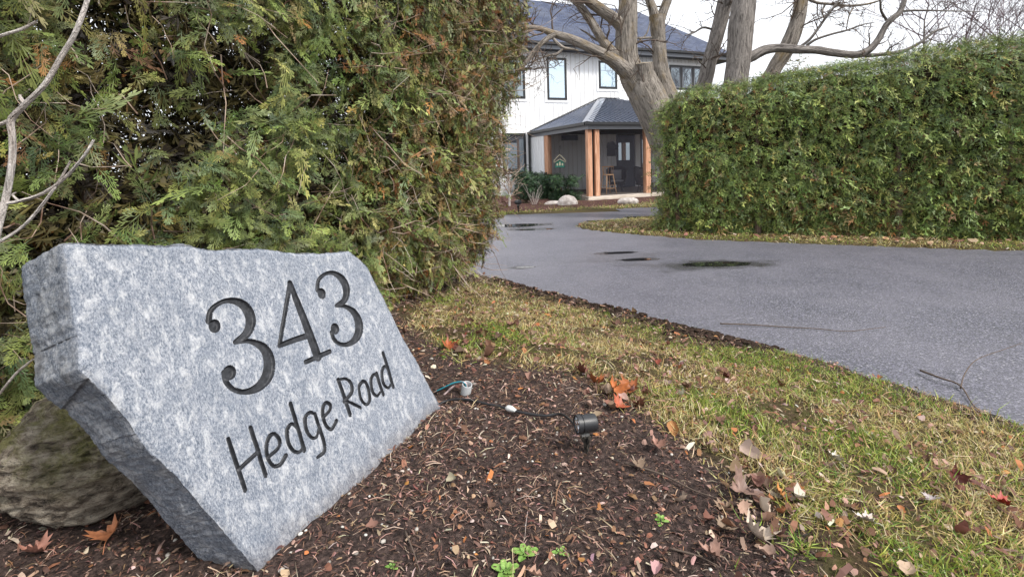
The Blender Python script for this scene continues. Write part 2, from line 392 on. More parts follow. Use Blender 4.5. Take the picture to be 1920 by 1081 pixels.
def lawn_near(x, y):
    ins = inpoly(x, y, DRIVE); jx = x + .22 * fbm2(x, y, 6, 2, 8) + .055 * RNG.randn(*np.shape(x)); jy = y + .22 * fbm2(x, y, 6, 2, 9) + .055 * RNG.randn(*np.shape(x)); b = inpoly(jx, jy, BED); s = seg_dist(x, y, NEAR)
    p = sstep(-.30, .12, fbm2(x, y, 3.2, 3, 41)) * (.25 + .75 * sstep(.02, .24, s + .25 * fbm2(x, y, 5, 3, 4))); d = np.hypot(x, y)
    p = p * (1 - .92 * (s < .24 + .5 * fbm2(x, y, 5, 3, 4)) * (x > -.1) * (x < 1.65) * (y > 3.2)); p = p * np.clip(1.6 / d, .22, 1) * (1 - .3 * inpoly(x, y, [(.2, 5.3), (1.4, 4.0), (1.1, 3.75), (0, 4.9)]) * (fbm2(x, y, 4, 3, 4) > -.02))
    return np.where(ins | b, 0, p)
xy = sample(54000, -.75, 2.6, .95, 5.9, lawn_near)
gg = .50 + 1.7 * fbm2(xy[:, 0], xy[:, 1], 1.9, 3, 51) + .12 * (xy[:, 0] > .9)
grass('lawn_grass', xy, .034, .0031, gg, flat=np.clip(.35 - fbm2(xy[:, 0], xy[:, 1], 2.5, 2, 52), 0, .8))
def verge(x, y):
    ins = inpoly(x, y, DRIVE); sf = seg_dist(x, y, FAR)
    return np.where(ins | (y > 11.6), 0, np.where(sf < 1.5, 1, .2))
xy = sample(26000, 1.2, 9.0, 5.0, 11.4, verge)
grass('verge_grass', xy, .045, .006, .42 + 1.0 * fbm2(xy[:, 0], xy[:, 1], 1.1, 3, 53), flat=.3)
def house_lawn(x, y):
    ins = inpoly(x, y, DRIVE); s = seg_dist(x, y, HOUSE_SIDE); return np.where(ins, 0, (s < 2.2) * 1.0)
xy = sample(11000, -3.5, 7, 11.5, 16.2, house_lawn)
grass('house_lawn_grass', xy, .05, .012, .42 + .8 * fbm2(xy[:, 0], xy[:, 1], .9, 2, 54), flat=.3)

# mulch shreds, needles, chips
def shred_T(c): return np.array([[-.5, -.5, 0], [-.5, .5, 0], [0, -.6, c], [0, .6, c * .8], [.5, -.2, 0], [.5, .25, -c * .3]]), np.array([[0, 2, 3, 1], [2, 4, 5, 3]])
def bed_p(x, y):
    b = inpoly(x + .16 * fbm2(x, y, 5, 2, 8), y + .16 * fbm2(x, y, 5, 2, 9), BED); s = seg_dist(x, y, NEAR)
    p = np.where(b, .35 + 1.1 * np.clip(fbm2(x, y, 4.5, 3, 61) + .12, 0, 1), .10 + .5 * np.exp(-(s / .16) ** 2)); p = np.where(inpoly(x, y, DRIVE), .02 * (s < .25), p)
    return p * np.clip(1.7 / np.hypot(x, y), .2, 1)
def shreds(name, n, fn, L, w, cols, wts, lift, box=(-2.2, 2.5, .9, 5.9), tilt=.22):
    xy = sample(n, *box, fn); n = len(xy); z = height(xy[:, 0], xy[:, 1]) + lift * RNG.rand(n)
    TV, TQ = shred_T(.12); X, Y, Z = yaw_frames(n, tilt); l_ = L * np.exp(RNG.randn(n) * .45)
    V, Q = instance(TV, TQ, np.stack([xy[:, 0], xy[:, 1], z], 1), X, Y, Z, np.stack([l_, w * np.exp(RNG.randn(n) * .4), l_], 1))
    return tag(qmesh(name, V, Q, M_LITTER, col=np.repeat(pick(cols, wts, n), 2, 0)), kind='stuff')
shreds('bark_mulch', 52000, bed_p, .0125, .0023, [(.085, .047, .037), (.15, .086, .064), (.24, .155, .12), (.38, .27, .21), (.028, .02, .018), (.27, .135, .085)], [5, 5, 3, 1.2, 5, .6], .006)
shreds('dry_needles', 7500, lambda x, y: bed_p(x, y) * (fbm2(x, y, 3.3, 3, 66) > -.03), .03, .0014, [(.34, .23, .165), (.22, .125, .08), (.46, .36, .27), (.15, .085, .06)], [3, 2.5, 2.5, 2], .014, tilt=.3)
shreds('leaf_crumbs', 8000, lambda x, y: np.maximum(bed_p(x, y), np.where(inpoly(x, y, DRIVE), 0, 1.0)), .017, .008, [(.2, .1, .06), (.36, .23, .17), (.13, .065, .045), (.52, .42, .34), (.36, .14, .05)], [4, 3, 3, 1.3, .7], .012, tilt=.45)
shreds('leaf_litter_verge', 380, lambda x, y: np.where(inpoly(x, y, DRIVE), 0, np.exp(-((seg_dist(x, y, FAR) - .45) / .3) ** 2)), .06, .035, [(.30, .16, .09), (.42, .27, .18), (.2, .1, .06), (.52, .40, .3)], [3, 3, 2, 1], .03, box=(1.3, 8.5, 5.2, 10.5), tilt=.4)
shreds('lawn_leaf_crumbs', 1900, lambda x, y: np.where(inpoly(x, y, DRIVE) | inpoly(x, y, BED), 0, (.12 + 1.6 * np.clip(fbm2(x, y, 3.0, 3, 68) + .04, 0, 1)) * np.clip(1.8 / np.hypot(x, y), .3, 1)), .024, .012, [(.19, .095, .06), (.30, .18, .14), (.12, .06, .045), (.40, .31, .26), (.32, .13, .05)], [5, 3, 4, .9, .8], .024, tilt=.5)
# pebbles
def ico(n=1):
    import bmesh
    bm = bmesh.new(); bmesh.ops.create_icosphere(bm, subdivisions=n, radius=1); V = np.array([v.co[:] for v in bm.verts]); Fc = [tuple(v.index for v in f.verts) for f in bm.faces]; bm.free(); return V, Fc
IV, IF = ico(1)
mb = MB(); xy = sample(240, -1.0, .8, 1.0, 3.0, lambda x, y: bed_p(x, y))
for x, y in xy:
    r = .0036 * math.exp(RNG.randn() * .42); a = RNG.rand() * 6.28; e = np.array([1.3, 1, .65]) * r
    P = IV * e * (1 + .25 * RNG.randn(len(IV), 1) * .5); c, s_ = math.cos(a), math.sin(a)
    P = np.stack([P[:, 0] * c - P[:, 1] * s_, P[:, 0] * s_ + P[:, 1] * c, P[:, 2]], 1) + np.array([x, y, float(height(x, y)) + r * .35]); mb.add(P, IF)
m = Mat('pebble', rough=.6); m.base(m.ramp(m.noise(m.co(), 14, 2), [(.35, (.20, .18, .16)), (.5, (.40, .37, .33)), (.62, (.60, .57, .52))]))
tag(mb.build('pebbles', m.m, smooth=True), kind='stuff')
# soil clods heaped along the asphalt edge
mb = MB()
for _ in range(1100):
    k = RNG.rand(); i = 4.0 + k * 7.2; a = np.array(NEAR[int(i)]); b = np.array(NEAR[int(i) + 1]); p = a + (b - a) * (i % 1); n_ = np.array([-(b - a)[1], (b - a)[0]]); n_ = -n_ / np.hypot(*n_)
    p = p + n_ * (.0 + abs(RNG.randn()) * .1 * (1 if RNG.rand() < .8 else 2.2) - .03); r = min(.021, .013 * math.exp(RNG.randn() * .5)); P = IV * np.array([1.2, 1, .7]) * r * (1 + .3 * RNG.randn(len(IV), 1) * .6)
    mb.add(P + np.array([p[0], p[1], max(0.0, float(height(*p))) + r * .3]), IF)
m = Mat('dark_soil', rough=.95, spec=.1); m.base(m.ramp(m.noise(m.co(), 60, 4), [(.35, (.012, .009, .007)), (.6, (.045, .03, .023))]))
tag(mb.build('soil_clods', m.m), kind='stuff')
# ================================================================== HOUSE (local frame: x along the front, -y towards the drive)
HA = math.radians(21.7); HO = np.array([.80, 20.46, 0.0])
HU = np.array([math.cos(HA), math.sin(HA), 0]); HB = np.array([-math.sin(HA), math.cos(HA), 0])
def hw(u, y, z): return HO + HU * u + HB * y + np.array([0, 0, z])
house = thing('farmhouse', 'white board and batten two storey house with dark roofs and a screened cedar porch', 'house', HO, HA)
m = Mat('white_siding', (.80, .81, .83), .5, .3); m.base(m.mix(m.math('MULTIPLY', m.g(m.noise(m.co((1, 1, .15)), 3, 4), .45, .7), .3), (.80, .81, .83), (.70, .71, .735))); M_SIDE = m.m
M_TRIM = Mat('white_trim', (.82, .83, .84), .45, .35).m
M_BLK = Mat('black_metal_trim', (.014, .015, .018), .38, .5).m
M_FASC = Mat('grey_fascia', (.17, .18, .205), .45, .4).m
m = Mat('dark_soffit', (.06, .062, .07), .6, .3); M_SOFF = m.m
m = Mat('shingles', rough=.88, spec=.2); v = m.co((1, 1, 1), attr='rf')
bk = m.n('ShaderNodeTexBrick'); m.l(v, bk.inputs['Vector']); bk.inputs['Scale'].default_value = 1; bk.inputs['Brick Width'].default_value = .32; bk.inputs['Row Height'].default_value = .145; bk.inputs['Mortar Size'].default_value = .012
bk.inputs['Color1'].default_value = (.050, .064, .112, 1); bk.inputs['Color2'].default_value = (.085, .104, .168, 1); bk.inputs['Mortar'].default_value = (.03, .033, .042, 1); bk.inputs['Bias'].default_value = -.1
c = m.mix(m.g(m.noise(v, 1.2, 3), .4, .7), bk.outputs['Color'], m.mix(.35, bk.outputs['Color'], (.13, .14, .17))); m.base(m.mix(m.g(m.noise(v, 90, 2), .55, .75), c, (.15, .16, .19))); m.bump(bk.outputs['Fac'], -.02, .6); M_SHING = m.m
m = Mat('standing_seam_metal', (.14, .16, .215), .28, .6, .6); m.rough(m.ramp(m.noise(m.co((.6, 3, 1)), 2, 4), [(.3, (.24,) * 3), (.7, (.40,) * 3)])); M_SEAM = m.m
M_CAPM = Mat('light_ridge_flashing', (.36, .38, .43), .38, .6, .6).m
m = Mat('cedar_post', rough=.6, spec=.3); v = m.co((1, 1, .08)); n = m.noise(v, 26, 5, .6, .4); m.base(m.ramp(n, [(.3, (.35, .165, .095)), (.5, (.54, .29, .18)), (.7, (.68, .43, .30))])); M_CEDP = m.m
m = Mat('weathered_sill', rough=.7); m.base(m.ramp(m.noise(m.co((.1, 1, 1)), 20, 4), [(.35, (.40, .34, .28)), (.65, (.62, .56, .5))])); M_SILL = m.m
M_DOOR = Mat('dark_blue_door', (.022, .028, .045), .4, .4).m
m = Mat('deck_boards', (.20, .16, .13), .7); M_DECK = m.m
def glass(name, tint, refl, rough=.015):
    m = Mat(name, tint, .6, .2); gl = m.n('ShaderNodeBsdfGlossy'); gl.inputs['Roughness'].default_value = rough; gl.inputs['Color'].default_value = (.80, .92, 1.0, 1)
    fr = m.n('ShaderNodeFresnel'); fr.inputs[0].default_value = 1.5; f2 = m.math('ADD', fr.outputs[0], refl); x = m.n('ShaderNodeMixShader'); m.l(f2, x.inputs[0]); m.l(m.b.outputs[0], x.inputs[1]); m.l(gl.outputs[0], x.inputs[2]); m.l(x.outputs[0], m.out.inputs[0]); return m.m
M_GLASS = glass('sky_reflecting_glass', (.20, .30, .40), .5); M_GLASS2 = glass('dark_window_glass', (.03, .035, .045), .26); M_GLASS3 = glass('porch_glass', (.16, .19, .24), .4)
HP = lambda nm, mb, mat, par=None, **k: mb.build(nm, mat, par or house, **k)
# walls and battens
WIN = [(.83, 1.73, 3.88, 5.59, M_GLASS, 1), (3.29, 4.20, 4.40, 5.57, M_GLASS, 1), (7.0, 9.03, 4.46, 5.56, M_GLASS2, 3), (-1.22, -.20, .89, 2.52, M_GLASS2, 1), (-1.15, -.16, 3.90, 5.59, M_GLASS2, 1)]
shade_mb = MB(); mb = MB(); mb.box(-5, 9.55, 0, 5.2, -.3, 5.9)
for i in range(-23, 45):
    u = i * .213 + .06; segs = [(-.25, 5.88)]
    for w in WIN:
        if w[0] - .16 < u < w[1] + .16:
            segs = [s for a in segs for s in ((a[0], min(a[1], w[2] - .15)), (max(a[0], w[3] + .13), a[1])) if s[1] - s[0] > .02]
    if 4.0 < u < 5.8: segs = [s for a in segs for s in [(max(a[0], 2.6), a[1])] if s[1] > s[0]]
    for a in segs: mb.box(u - .019, u + .019, -.02, .002, a[0], a[1]); shade_mb.box(u - .028, u - .0195, -.004, .002, a[0], a[1]); shade_mb.box(u + .0195, u + .028, -.004, .002, a[0], a[1])
for i in range(24): mb.box(9.548, 9.566, .1 + i * .213, .135 + i * .213, -.25, 5.88)
n_w = len(mb.f); mb.add(shade_mb.v, shade_mb.f); o = HP('wall', mb, M_SIDE); o.data.materials.append(Mat('batten_shadow_line', (.60, .56, .50), .8).m); mi = np.zeros(len(mb.f), np.int32); mi[n_w:] = 1; o.data.polygons.foreach_set('material_index', mi)  # thin tan strips paint the shadow lines beside the battens
mb = MB(); mb.box(.02, .16, -1.24, -.018, .1, 2.4)
for y in (-1.0, -.78, -.57, -.36): mb.box(.004, .022, y - .017, y + .017, .1, 2.39)
HP('porch_side_wall', mb, M_SIDE)
def window(u0, u1, z0, z1, gm, panes):
    fw = .085; mb = MB(); mb.box(u0, u1, -.055, -.001, z0, z0 + fw); mb.box(u0, u1, -.055, -.001, z1 - fw, z1); mb.box(u0, u0 + fw, -.053, -.002, z0 + fw, z1 - fw); mb.box(u1 - fw, u1, -.053, -.002, z0 + fw, z1 - fw)
    for k in range(1, panes): x = u0 + (u1 - u0) * k / panes; mb.box(x - .055, x + .055, -.051, -.002, z0 + fw, z1 - fw)
    w = HP('window', mb, M_BLK); MB().box(u0 + fw - .01, u1 - fw + .01, -.028, -.02, z0 + fw - .01, z1 - fw + .01).build('pane', gm, w)
    t = .11; mb = MB(); mb.box(u0 - t, u1 + t, -.034, .0, z0 - t, z0 - .001); mb.box(u0 - t, u1 + t, -.034, .0, z1 + .001, z1 + t); mb.box(u0 - t, u0 - .001, -.032, .0, z0 - .001, z1 + .001); mb.box(u1 + .001, u1 + t, -.032, .0, z0 - .001, z1 + .001); mb.build('trim', M_TRIM, w)
    if panes == 3:
        mb = MB()
        for k in range(3): a = u0 + (u1 - u0) * k / 3 + .065; b = u0 + (u1 - u0) * (k + 1) / 3 - .065; mb.box(a, b, -.04, -.018, z1 - fw - .045, z1 - fw); mb.box(a, b, -.04, -.018, z0 + fw, z0 + fw + .045); mb.box(a, a + .04, -.039, -.018, z0 + fw + .045, z1 - fw - .045); mb.box(b - .04, b, -.039, -.018, z0 + fw + .045, z1 - fw - .045)
        mb.build('sash', M_FASC, w)
    elif gm is M_GLASS and u0 > 3:
        mb = MB(); zz = z1 - fw - .33; mb.box(u0 + fw, u1 - fw, -.0325, -.0285, zz, zz + .02)
        for k in (1, 2): x = u0 + fw + (u1 - u0 - 2 * fw) * k / 3; mb.box(x - .01, x + .01, -.0325, -.0285, zz + .02, z1 - fw)
        mb.build('muntin', Mat('pale_muntin', (.42, .5, .56), .5).m, w)
for w in WIN: window(*w)
# main roof
def sheet(name, faces, mat, par=house, thick=.05, rf=True):
    V = []; Fc = []; R = []
    for fc in faces:
        P = np.array(fc, float); e = unit(P[1] - P[0]); n = unit(np.cross(P[1] - P[0], P[-1] - P[0])); s_ = np.cross(n, e); b = len(V)
        for p in P: V.append(p); R.append(((p - P[0]) @ e + 3.3 * len(Fc), (p - P[0]) @ s_, 0))
        k = len(P); Fc.append(tuple(range(b, b + k)))
        for p in P: V.append(p - n * thick); R.append((0, 0, 0))
        Fc.append(tuple(range(b + k, b + 2 * k))[::-1])
        for i in range(k): j = (i + 1) % k; Fc.append((b + i, b + k + i, b + k + j, b + j))
    o = MB().add(V, Fc).build(name, mat, par)
    if rf: o.data.attributes.new('rf', 'FLOAT_VECTOR', 'POINT').data.foreach_set('vector', np.array(R, np.float32).ravel())
    return o
e0, e1, yb, zf, zr = -5.6, 10.30, 5.8, 6.08, 8.72
sheet('roof', [[(e0, -.62, zf), (e1, -.62, zf), (e1 - 3.2, 2.58, zr), (e0 + 3.2, 2.58, zr)], [(e1, -.62, zf), (e1, yb, zf), (e1 - 3.2, 2.58, zr)], [(e1, yb, zf), (e0, yb, zf), (e0 + 3.2, 2.58, zr), (e1 - 3.2, 2.58, zr)], [(e0, yb, zf), (e0, -.62, zf), (e0 + 3.2, 2.58, zr)]], M_SHING)
mb = MB(); mb.box(e0 - .02, e1 + .02, -.72, -.60, 5.96, 6.06); mb.box(e1 + .0, e1 + .10, -.598, yb, 5.96, 6.06); HP('gutter', mb, M_BLK)
mb = MB(); mb.box(e0, e1 - .01, -.60, -.56, 5.80, 5.955); mb.box(e1 - .05, e1 - .01, -.558, yb - .1, 5.80, 5.955); HP('fascia', mb, M_FASC)
mb = MB(); mb.box(e0 + .05, e1 - .06, -.555, yb - .1, 5.84, 5.88); HP('soffit', mb, M_SOFF)
# porch: eave corner at (0,-4.58), cedar posts, hipped metal roof
PW, PD, ze, zt = 7.6, 4.58, 2.57, 3.97
sheet('porch_roof', [[(-.02, -PD - .02, ze), (PW, -PD - .02, ze), (4.2, -.02, zt), (3.4, -.02, zt)], [(-.02, -.02, ze), (-.02, -PD - .02, ze), (3.4, -.02, zt)], [(PW, -PD - .02, ze), (PW, -.02, ze), (4.2, -.02, zt)]], M_SEAM, thick=.03, rf=False)
mb = MB()
def rib(a, b, w=.03, h=.034):
    a = np.array(a); b = np.array(b); d = unit(b - a); up = np.array([0, 0, 1.0]); s_ = unit(np.cross(d, up)) * w / 2; n = np.cross(s_ * 2 / w, d) * h
    V = [a - s_, a + s_, a + s_ + n, a - s_ + n, b - s_, b + s_, b + s_ + n, b - s_ + n]; mb.add(V, [(0, 1, 2, 3), (7, 6, 5, 4), (0, 4, 5, 1), (1, 5, 6, 2), (2, 6, 7, 3), (3, 7, 4, 0)])
k = 0.25
while k < PW - .1:
    if k < 3.4: t = k / 3.4
    elif k < 4.2: t = 1
    else: t = (PW - k) / (PW - 4.2)
    if t > .06: rib((k, -PD, ze + .002), (k, -PD * (1 - t) - .03, ze + (zt - ze) * t + .002))
    k += .2
for i in range(1, 22):
    y = -PD + i * .2; t = 1 - (-y) / PD; u_end = 3.4 * t
    if u_end > .15: rib((0.0, y, ze + .002), (u_end - .03, y, ze + (zt - ze) * (u_end / 3.4) + .002), .03, .016)
HP('roof_seams', mb, M_SEAM)
mb = MB()
for (a, b) in (((0.0, -PD, ze + .03), (3.4, -.03, zt + .03)), ((PW, -PD, ze + .03), (4.2, -.03, zt + .03))):
    a = np.array(a); b = np.array(b); d = unit(b - a); s_ = unit(np.cross(d, [0, 0, 1.0])) * .17; dn = np.array([0, 0, -.035]); mb.add([a - s_ + dn, a, a + s_ + dn, b - s_ + dn, b, b + s_ + dn], [(0, 1, 4, 3), (1, 2, 5, 4)])
o = HP('hip_cap', mb, M_CAPM); md = o.modifiers.new('s', 'SOLIDIFY'); md.thickness = .008
mb = MB(); mb.box(3.3, 4.3, -.06, -.001, zt + .005, zt + .05); a = np.array([0, -.03, ze + .03]); b = np.array([3.3, -.03, zt + .03]); mb.tube([a, b], .028, 6); HP('wall_flashing', mb, M_BLK)
mb = MB(); mb.box(-.10, PW + .1, -PD - .12, -PD - .015, ze - .10, ze - .004); mb.box(-.12, -.012, -PD - .014, .0, ze - .10, ze - .004); mb.box(PW + .01, PW + .12, -PD - .014, 0, ze - .1, ze - .004); HP('porch_gutter', mb, M_BLK)
mb = MB(); mb.box(0, PW, -PD - .012, -PD + .03, ze - .235, ze - .103); mb.box(0.0, .04, -PD + .031, -.001, ze - .235, ze - .103); mb.box(PW - .04, PW, -PD + .031, -.001, ze - .235, ze - .103); HP('porch_fascia', mb, M_FASC)
HP('porch_ceiling', MB().box(.05, PW - .05, -PD + .04, -.02, ze - .12, ze - .09), M_SOFF)
for (u0, u1, y0, y1) in ((.04, .20, -4.52, -4.36), (.31, .475, -4.53, -4.365), (.03, .20, -1.56, -1.26), (2.30, 2.50, -4.53, -4.35), (4.9, 5.08, -4.53, -4.35), (7.38, 7.56, -4.53, -4.35), (7.38, 7.56, -2.2, -2.0)):
    HP('cedar_post', MB().box(u0, u1, y0, y1, .16, ze - .236), M_CEDP, bevel=.008)
mb = MB(); mb.box(-.02, PW, -4.60, -4.30, .06, .155); mb.box(-.02, .26, -4.299, -.02, .06, .15); mb.box(PW - .2, PW, -4.299, -.02, .06, .15); HP('porch_sill', mb, M_SILL, bevel=.006)
mb = MB(); mb.box(-.05, PW + .03, -4.72, -4.28, -.25, .055); mb.box(-.05, .2, -4.279, -.02, -.25, .055); HP('porch_step', mb, M_SILL)
HP('porch_deck', MB().box(.262, PW - .2, -4.298, -.02, .05, .125), M_DECK)
m = Mat('insect_screen', (.05, .05, .065), .7, .1); tr = m.n('ShaderNodeBsdfTransparent'); x = m.n('ShaderNodeMixShader'); x.inputs[0].default_value = .30; m.l(tr.outputs[0], x.inputs[1]); m.l(m.b.outputs[0], x.inputs[2]); m.l(x.outputs[0], m.out.inputs[0]); M_SCR = m.m
for (a, b) in ((.487, 2.298), (2.502, 4.898), (5.082, 7.378)): HP('screen', MB().add([(a, -4.44, .156), (b, -4.44, .156), (b, -4.44, ze - .236), (a, -4.44, ze - .236)], [(0, 1, 2, 3)]), M_SCR)
HP('screen', MB().add([(.12, -4.338, .151), (.12, -1.562, .151), (.12, -1.562, ze - .236), (.12, -4.338, ze - .236)], [(0, 1, 2, 3)]), M_SCR)
HP('screen', MB().add([(PW - .12, -4.338, .151), (PW - .12, -.02, .151), (PW - .12, -.02, ze - .236), (PW - .12, -4.338, ze - .236)], [(0, 1, 2, 3)]), M_SCR)
HP('screen_frame', MB().box(.212, .298, -4.44, -4.40, .156, ze - .236), M_BLK)
mb = MB(); mb.tube([(-.06, -.06, ze - .1), (-.06, -.06, -.1)], .045, 8); HP('downspout', mb, M_BLK)
# front door, sidelight, vent
d = HP('front_door', MB().box(4.12, 5.05, -.05, -.017, .13, 2.42), M_DOOR); MB().box(4.20, 4.78, -.056, -.05, 1.31, 2.07).build('door_glass', M_GLASS3, d)
mb = MB(); mb.tube([(4.99, -.05, 1.05), (4.99, -.11, 1.05), (4.90, -.11, 1.05)], .012, 8); mb.build('handle', M_CHROME if 'M_CHROME' in globals() else M_FASC, d)
mb = MB(); mb.box(5.10, 5.36, -.045, -.001, .13, 2.43); mb.box(4.0, 4.08, -.045, -.001, .13, 2.43); HP('door_trim', mb, M_TRIM)
s_ = HP('sidelight', MB().box(5.37, 5.78, -.05, -.001, .13, 2.43), M_BLK); MB().box(5.44, 5.71, -.056, -.05, .3, 2.3).build('pane', M_GLASS2, s_)
v_ = HP('wall_vent', MB().box(1.44, 2.2, -.045, -.001, 2.2, 2.42), M_BLK)
mb = MB()
for i in range(4): mb.box(1.47, 2.17, -.056, -.046, 2.225 + i * .047, 2.25 + i * .047)
mb.build('louvre', M_SOFF, v_)
# things on the porch
def at_house(u, y, z): p = hw(u, y, z); return (p[0], p[1], p[2])
m = Mat('honey_wood', (.62, .38, .2), .5); M_WOOD = m.m
t = thing('bar_stool', 'light wooden bar stool with a curved spindle back behind the porch screen', 'bar stool', at_house(1.5, -3.4, .125), HA)
MB().lathe([(.001, .66), (.19, .66), (.205, .675), (.20, .70), (.001, .705)], None, 20).build('seat', M_WOOD, t, smooth=False)
for sx in (-1, 1):
    for sy in (-1, 1): MB().tube([(.13 * sx, .13 * sy, .665), (.21 * sx, .21 * sy, 0)], .018, 8).build('leg', M_WOOD, t, smooth=True)
mb = MB(); mb.tube([(.18, .18, .2), (-.18, .18, .2)], .012, 6); mb.tube([(.18, -.18, .2), (-.18, -.18, .2)], .012, 6); mb.tube([(.17, .17, .3), (.17, -.17, .3)], .012, 6); mb.tube([(-.17, .17, .3), (-.17, -.17, .3)], .012, 6); mb.build('stretcher', M_WOOD, t, smooth=True)
th = np.linspace(-.2, math.pi + .2, 13); arc = np.stack([.21 * np.cos(th), .19 * np.sin(th), np.full(13, .97)], 1); mb = MB(); mb.tube(arc, .021, 8); mb.build('backrest', M_WOOD, t, smooth=True)
mb = MB()
for i in range(0, 13, 2): mb.tube([(arc[i][0] * .85, arc[i][1] * .85, .70), tuple(arc[i])], .009, 6)
mb.build('spindles', M_WOOD, t, smooth=True)
m = Mat('dark_wicker', (.03, .028, .028), .7); M_WICK = m.m; M_CUSH = Mat('pale_cushion', (.34, .35, .38), .8).m
def lounge(u, y, rz, label, cush):
    t = thing('wicker_chair', label, 'chair', at_house(u, y, .125), HA + rz, 'dark chairs on the screened porch'); th = np.linspace(math.radians(-30), math.radians(210), 22); V = []; Fc = []
    for k, (r, z) in enumerate(((.30, .30), (.37, .55), (.40, .80), (.37, .82), (.33, .55), (.27, .32))):
        for a in th: V.append((r * math.cos(a), r * math.sin(a), z + (.14 * math.sin(max(0, min(math.pi, a))) if k in (2, 3) else 0)))
    for k in range(5):
        for i in range(21): Fc.append((k * 22 + i, k * 22 + i + 1, (k + 1) * 22 + i + 1, (k + 1) * 22 + i))
    MB().add(V, Fc).build('backrest', M_WICK, t, smooth=True); MB().lathe([(.001, .26), (.31, .26), (.33, .30), (.31, .36), (.001, .36)], None, 22).build('seat', M_WICK, t)
    for a in (.8, 2.35, 3.9, 5.5): MB().tube([(.24 * math.cos(a), .24 * math.sin(a), .27), (.30 * math.cos(a), .30 * math.sin(a), 0)], .018, 6).build('leg', M_WICK, t)
    MB().box(-.23, .23, -.24, .2, .362, .44).build('cushion', cush, t, bevel=.03)
    if cush is M_CUSH: MB().box(-.2, .2, .13, .22, .45, .82).build('back_cushion', cush, t, bevel=.03)
lounge(2.6, -2.3, -.5, 'dark rounded chair with pale cushions left of the front door', M_CUSH); lounge(3.0, -3.5, .7, 'black rounded chair by the right-hand cedar post of the porch', M_WICK)
t = thing('wall_hanging', 'small dark wall ornament with a shelf hanging left of the front door', 'wall ornament', at_house(3.86, -.02, 1.5), HA)
MB().box(-.22, .2, -.06, -.002, 0, .34).build('board', M_WICK, t, bevel=.01); mb = MB(); V = [(.25 * math.cos(a), -.05, .42 + .2 * math.sin(a) + .03 * math.cos(5 * a)) for a in np.linspace(0, 6.28, 24, endpoint=False)]; V2 = [(x, -.02, z) for x, y, z in V]
mb.add(V + V2, [tuple(range(24)), tuple(range(24, 48))[::-1]] + [(i, (i + 1) % 24, 24 + (i + 1) % 24, 24 + i) for i in range(24)]); mb.tube([(.2, -.04, .42), (.34, -.05, .43)], .02, 8); mb.build('ornament', M_BLK, t)
# planting bed in front of the house
mulch = [onz(x, y, .02)[:2] for x, y in ((905, 403), (940, 399), (1000, 396.5), (1040, 394), (1080, 391), (1130, 388.5), (1180, 384.5), (1235, 379.5))]
back = [hw(7.6, -4.5, 0)[:2], hw(0, -4.5, 0)[:2], hw(-.05, -.05, 0)[:2], hw(-5, -.05, 0)[:2]]
mulch = [np.array((-4.5, 15.2))] + mulch + [np.array((7.5, 16.6))] + back
sx = np.arange(-5, 10, .09); sy = np.arange(13, 24, .09); SX, SYY = np.meshgrid(sx, sy, indexing='ij'); inm = inpoly(SX, SYY, mulch); SZ = .025 + .05 * sstep(0, .6, np.where(inm, seg_dist(SX, SYY, np.array(mulch + [mulch[0]])), 0)) + .03 * fbm2(SX, SYY, 5, 3, 7); q = np.arange(len(sx) - 1)[:, None] * len(sy) + np.arange(len(sy) - 1)[None]; Qm = np.stack([q, q + len(sy), q + len(sy) + 1, q + 1], -1).reshape(-1, 4); Qm = Qm[inm.ravel()[Qm].all(1)]; us = np.unique(Qm); re_ = np.zeros(SX.size, int); re_[us] = np.arange(len(us))
m = Mat('red_brown_mulch', rough=.95, spec=.1); m.base(m.ramp(m.noise(m.co(), 22, 6, .75), [(.3, (.025, .014, .012)), (.5, (.09, .045, .038)), (.7, (.2, .12, .1))])); m.bump(m.noise(m.co(), 30, 4), .05)
tag(qmesh('mulch_bed', np.stack([SX, SYY, SZ], -1).reshape(-1, 3)[us], re_[Qm], m.m, smooth=True), kind='structure')
m = Mat('pale_boulder', rough=.8); m.base(m.ramp(m.noise(m.co(), 7, 6, .65), [(.35, (.34, .29, .26)), (.55, (.56, .5, .46)), (.7, (.72, .68, .65))])); m.bump(m.noise(m.co(), 9, 5), .05); M_PALE = m.m
def rock0(px_, py_, size, rz, label, seed, amp=.15): 
    p = onz(px_, py_, .06); V, Fc = ico(4); d = 1 + amp * 1.6 * fbm3(V, 1.3, 4, seed) + amp * .55 * fbm3(V, 5, 3, seed + 3); V = V * d[:, None]; V[:, 2] = np.maximum(V[:, 2], -.5); V = V * np.array(size); c, s2 = math.cos(rz), math.sin(rz); V = np.stack([V[:, 0] * c - V[:, 1] * s2, V[:, 0] * s2 + V[:, 1] * c, V[:, 2]], 1)
    o = MB().add(V, Fc).build('boulder', M_PALE, smooth=True); o.location = (p[0], p[1], .06 + .12 * size[2]); tag(o, label, 'boulder')
rock0(1064, 384, (.30, .25, .25), .2, 'pale rounded boulder in the mulch in front of the dark yew hedge', 4); rock0(1178, 380, (.32, .2, .15), .1, 'low pale flat boulder in front of the porch sill', 8); rock0(1038, 383, (.28, .2, .1), .3, 'small flat brown stone left of the pale rounded boulder', 12)
tag(MB().build('x', None) if False else house, None)
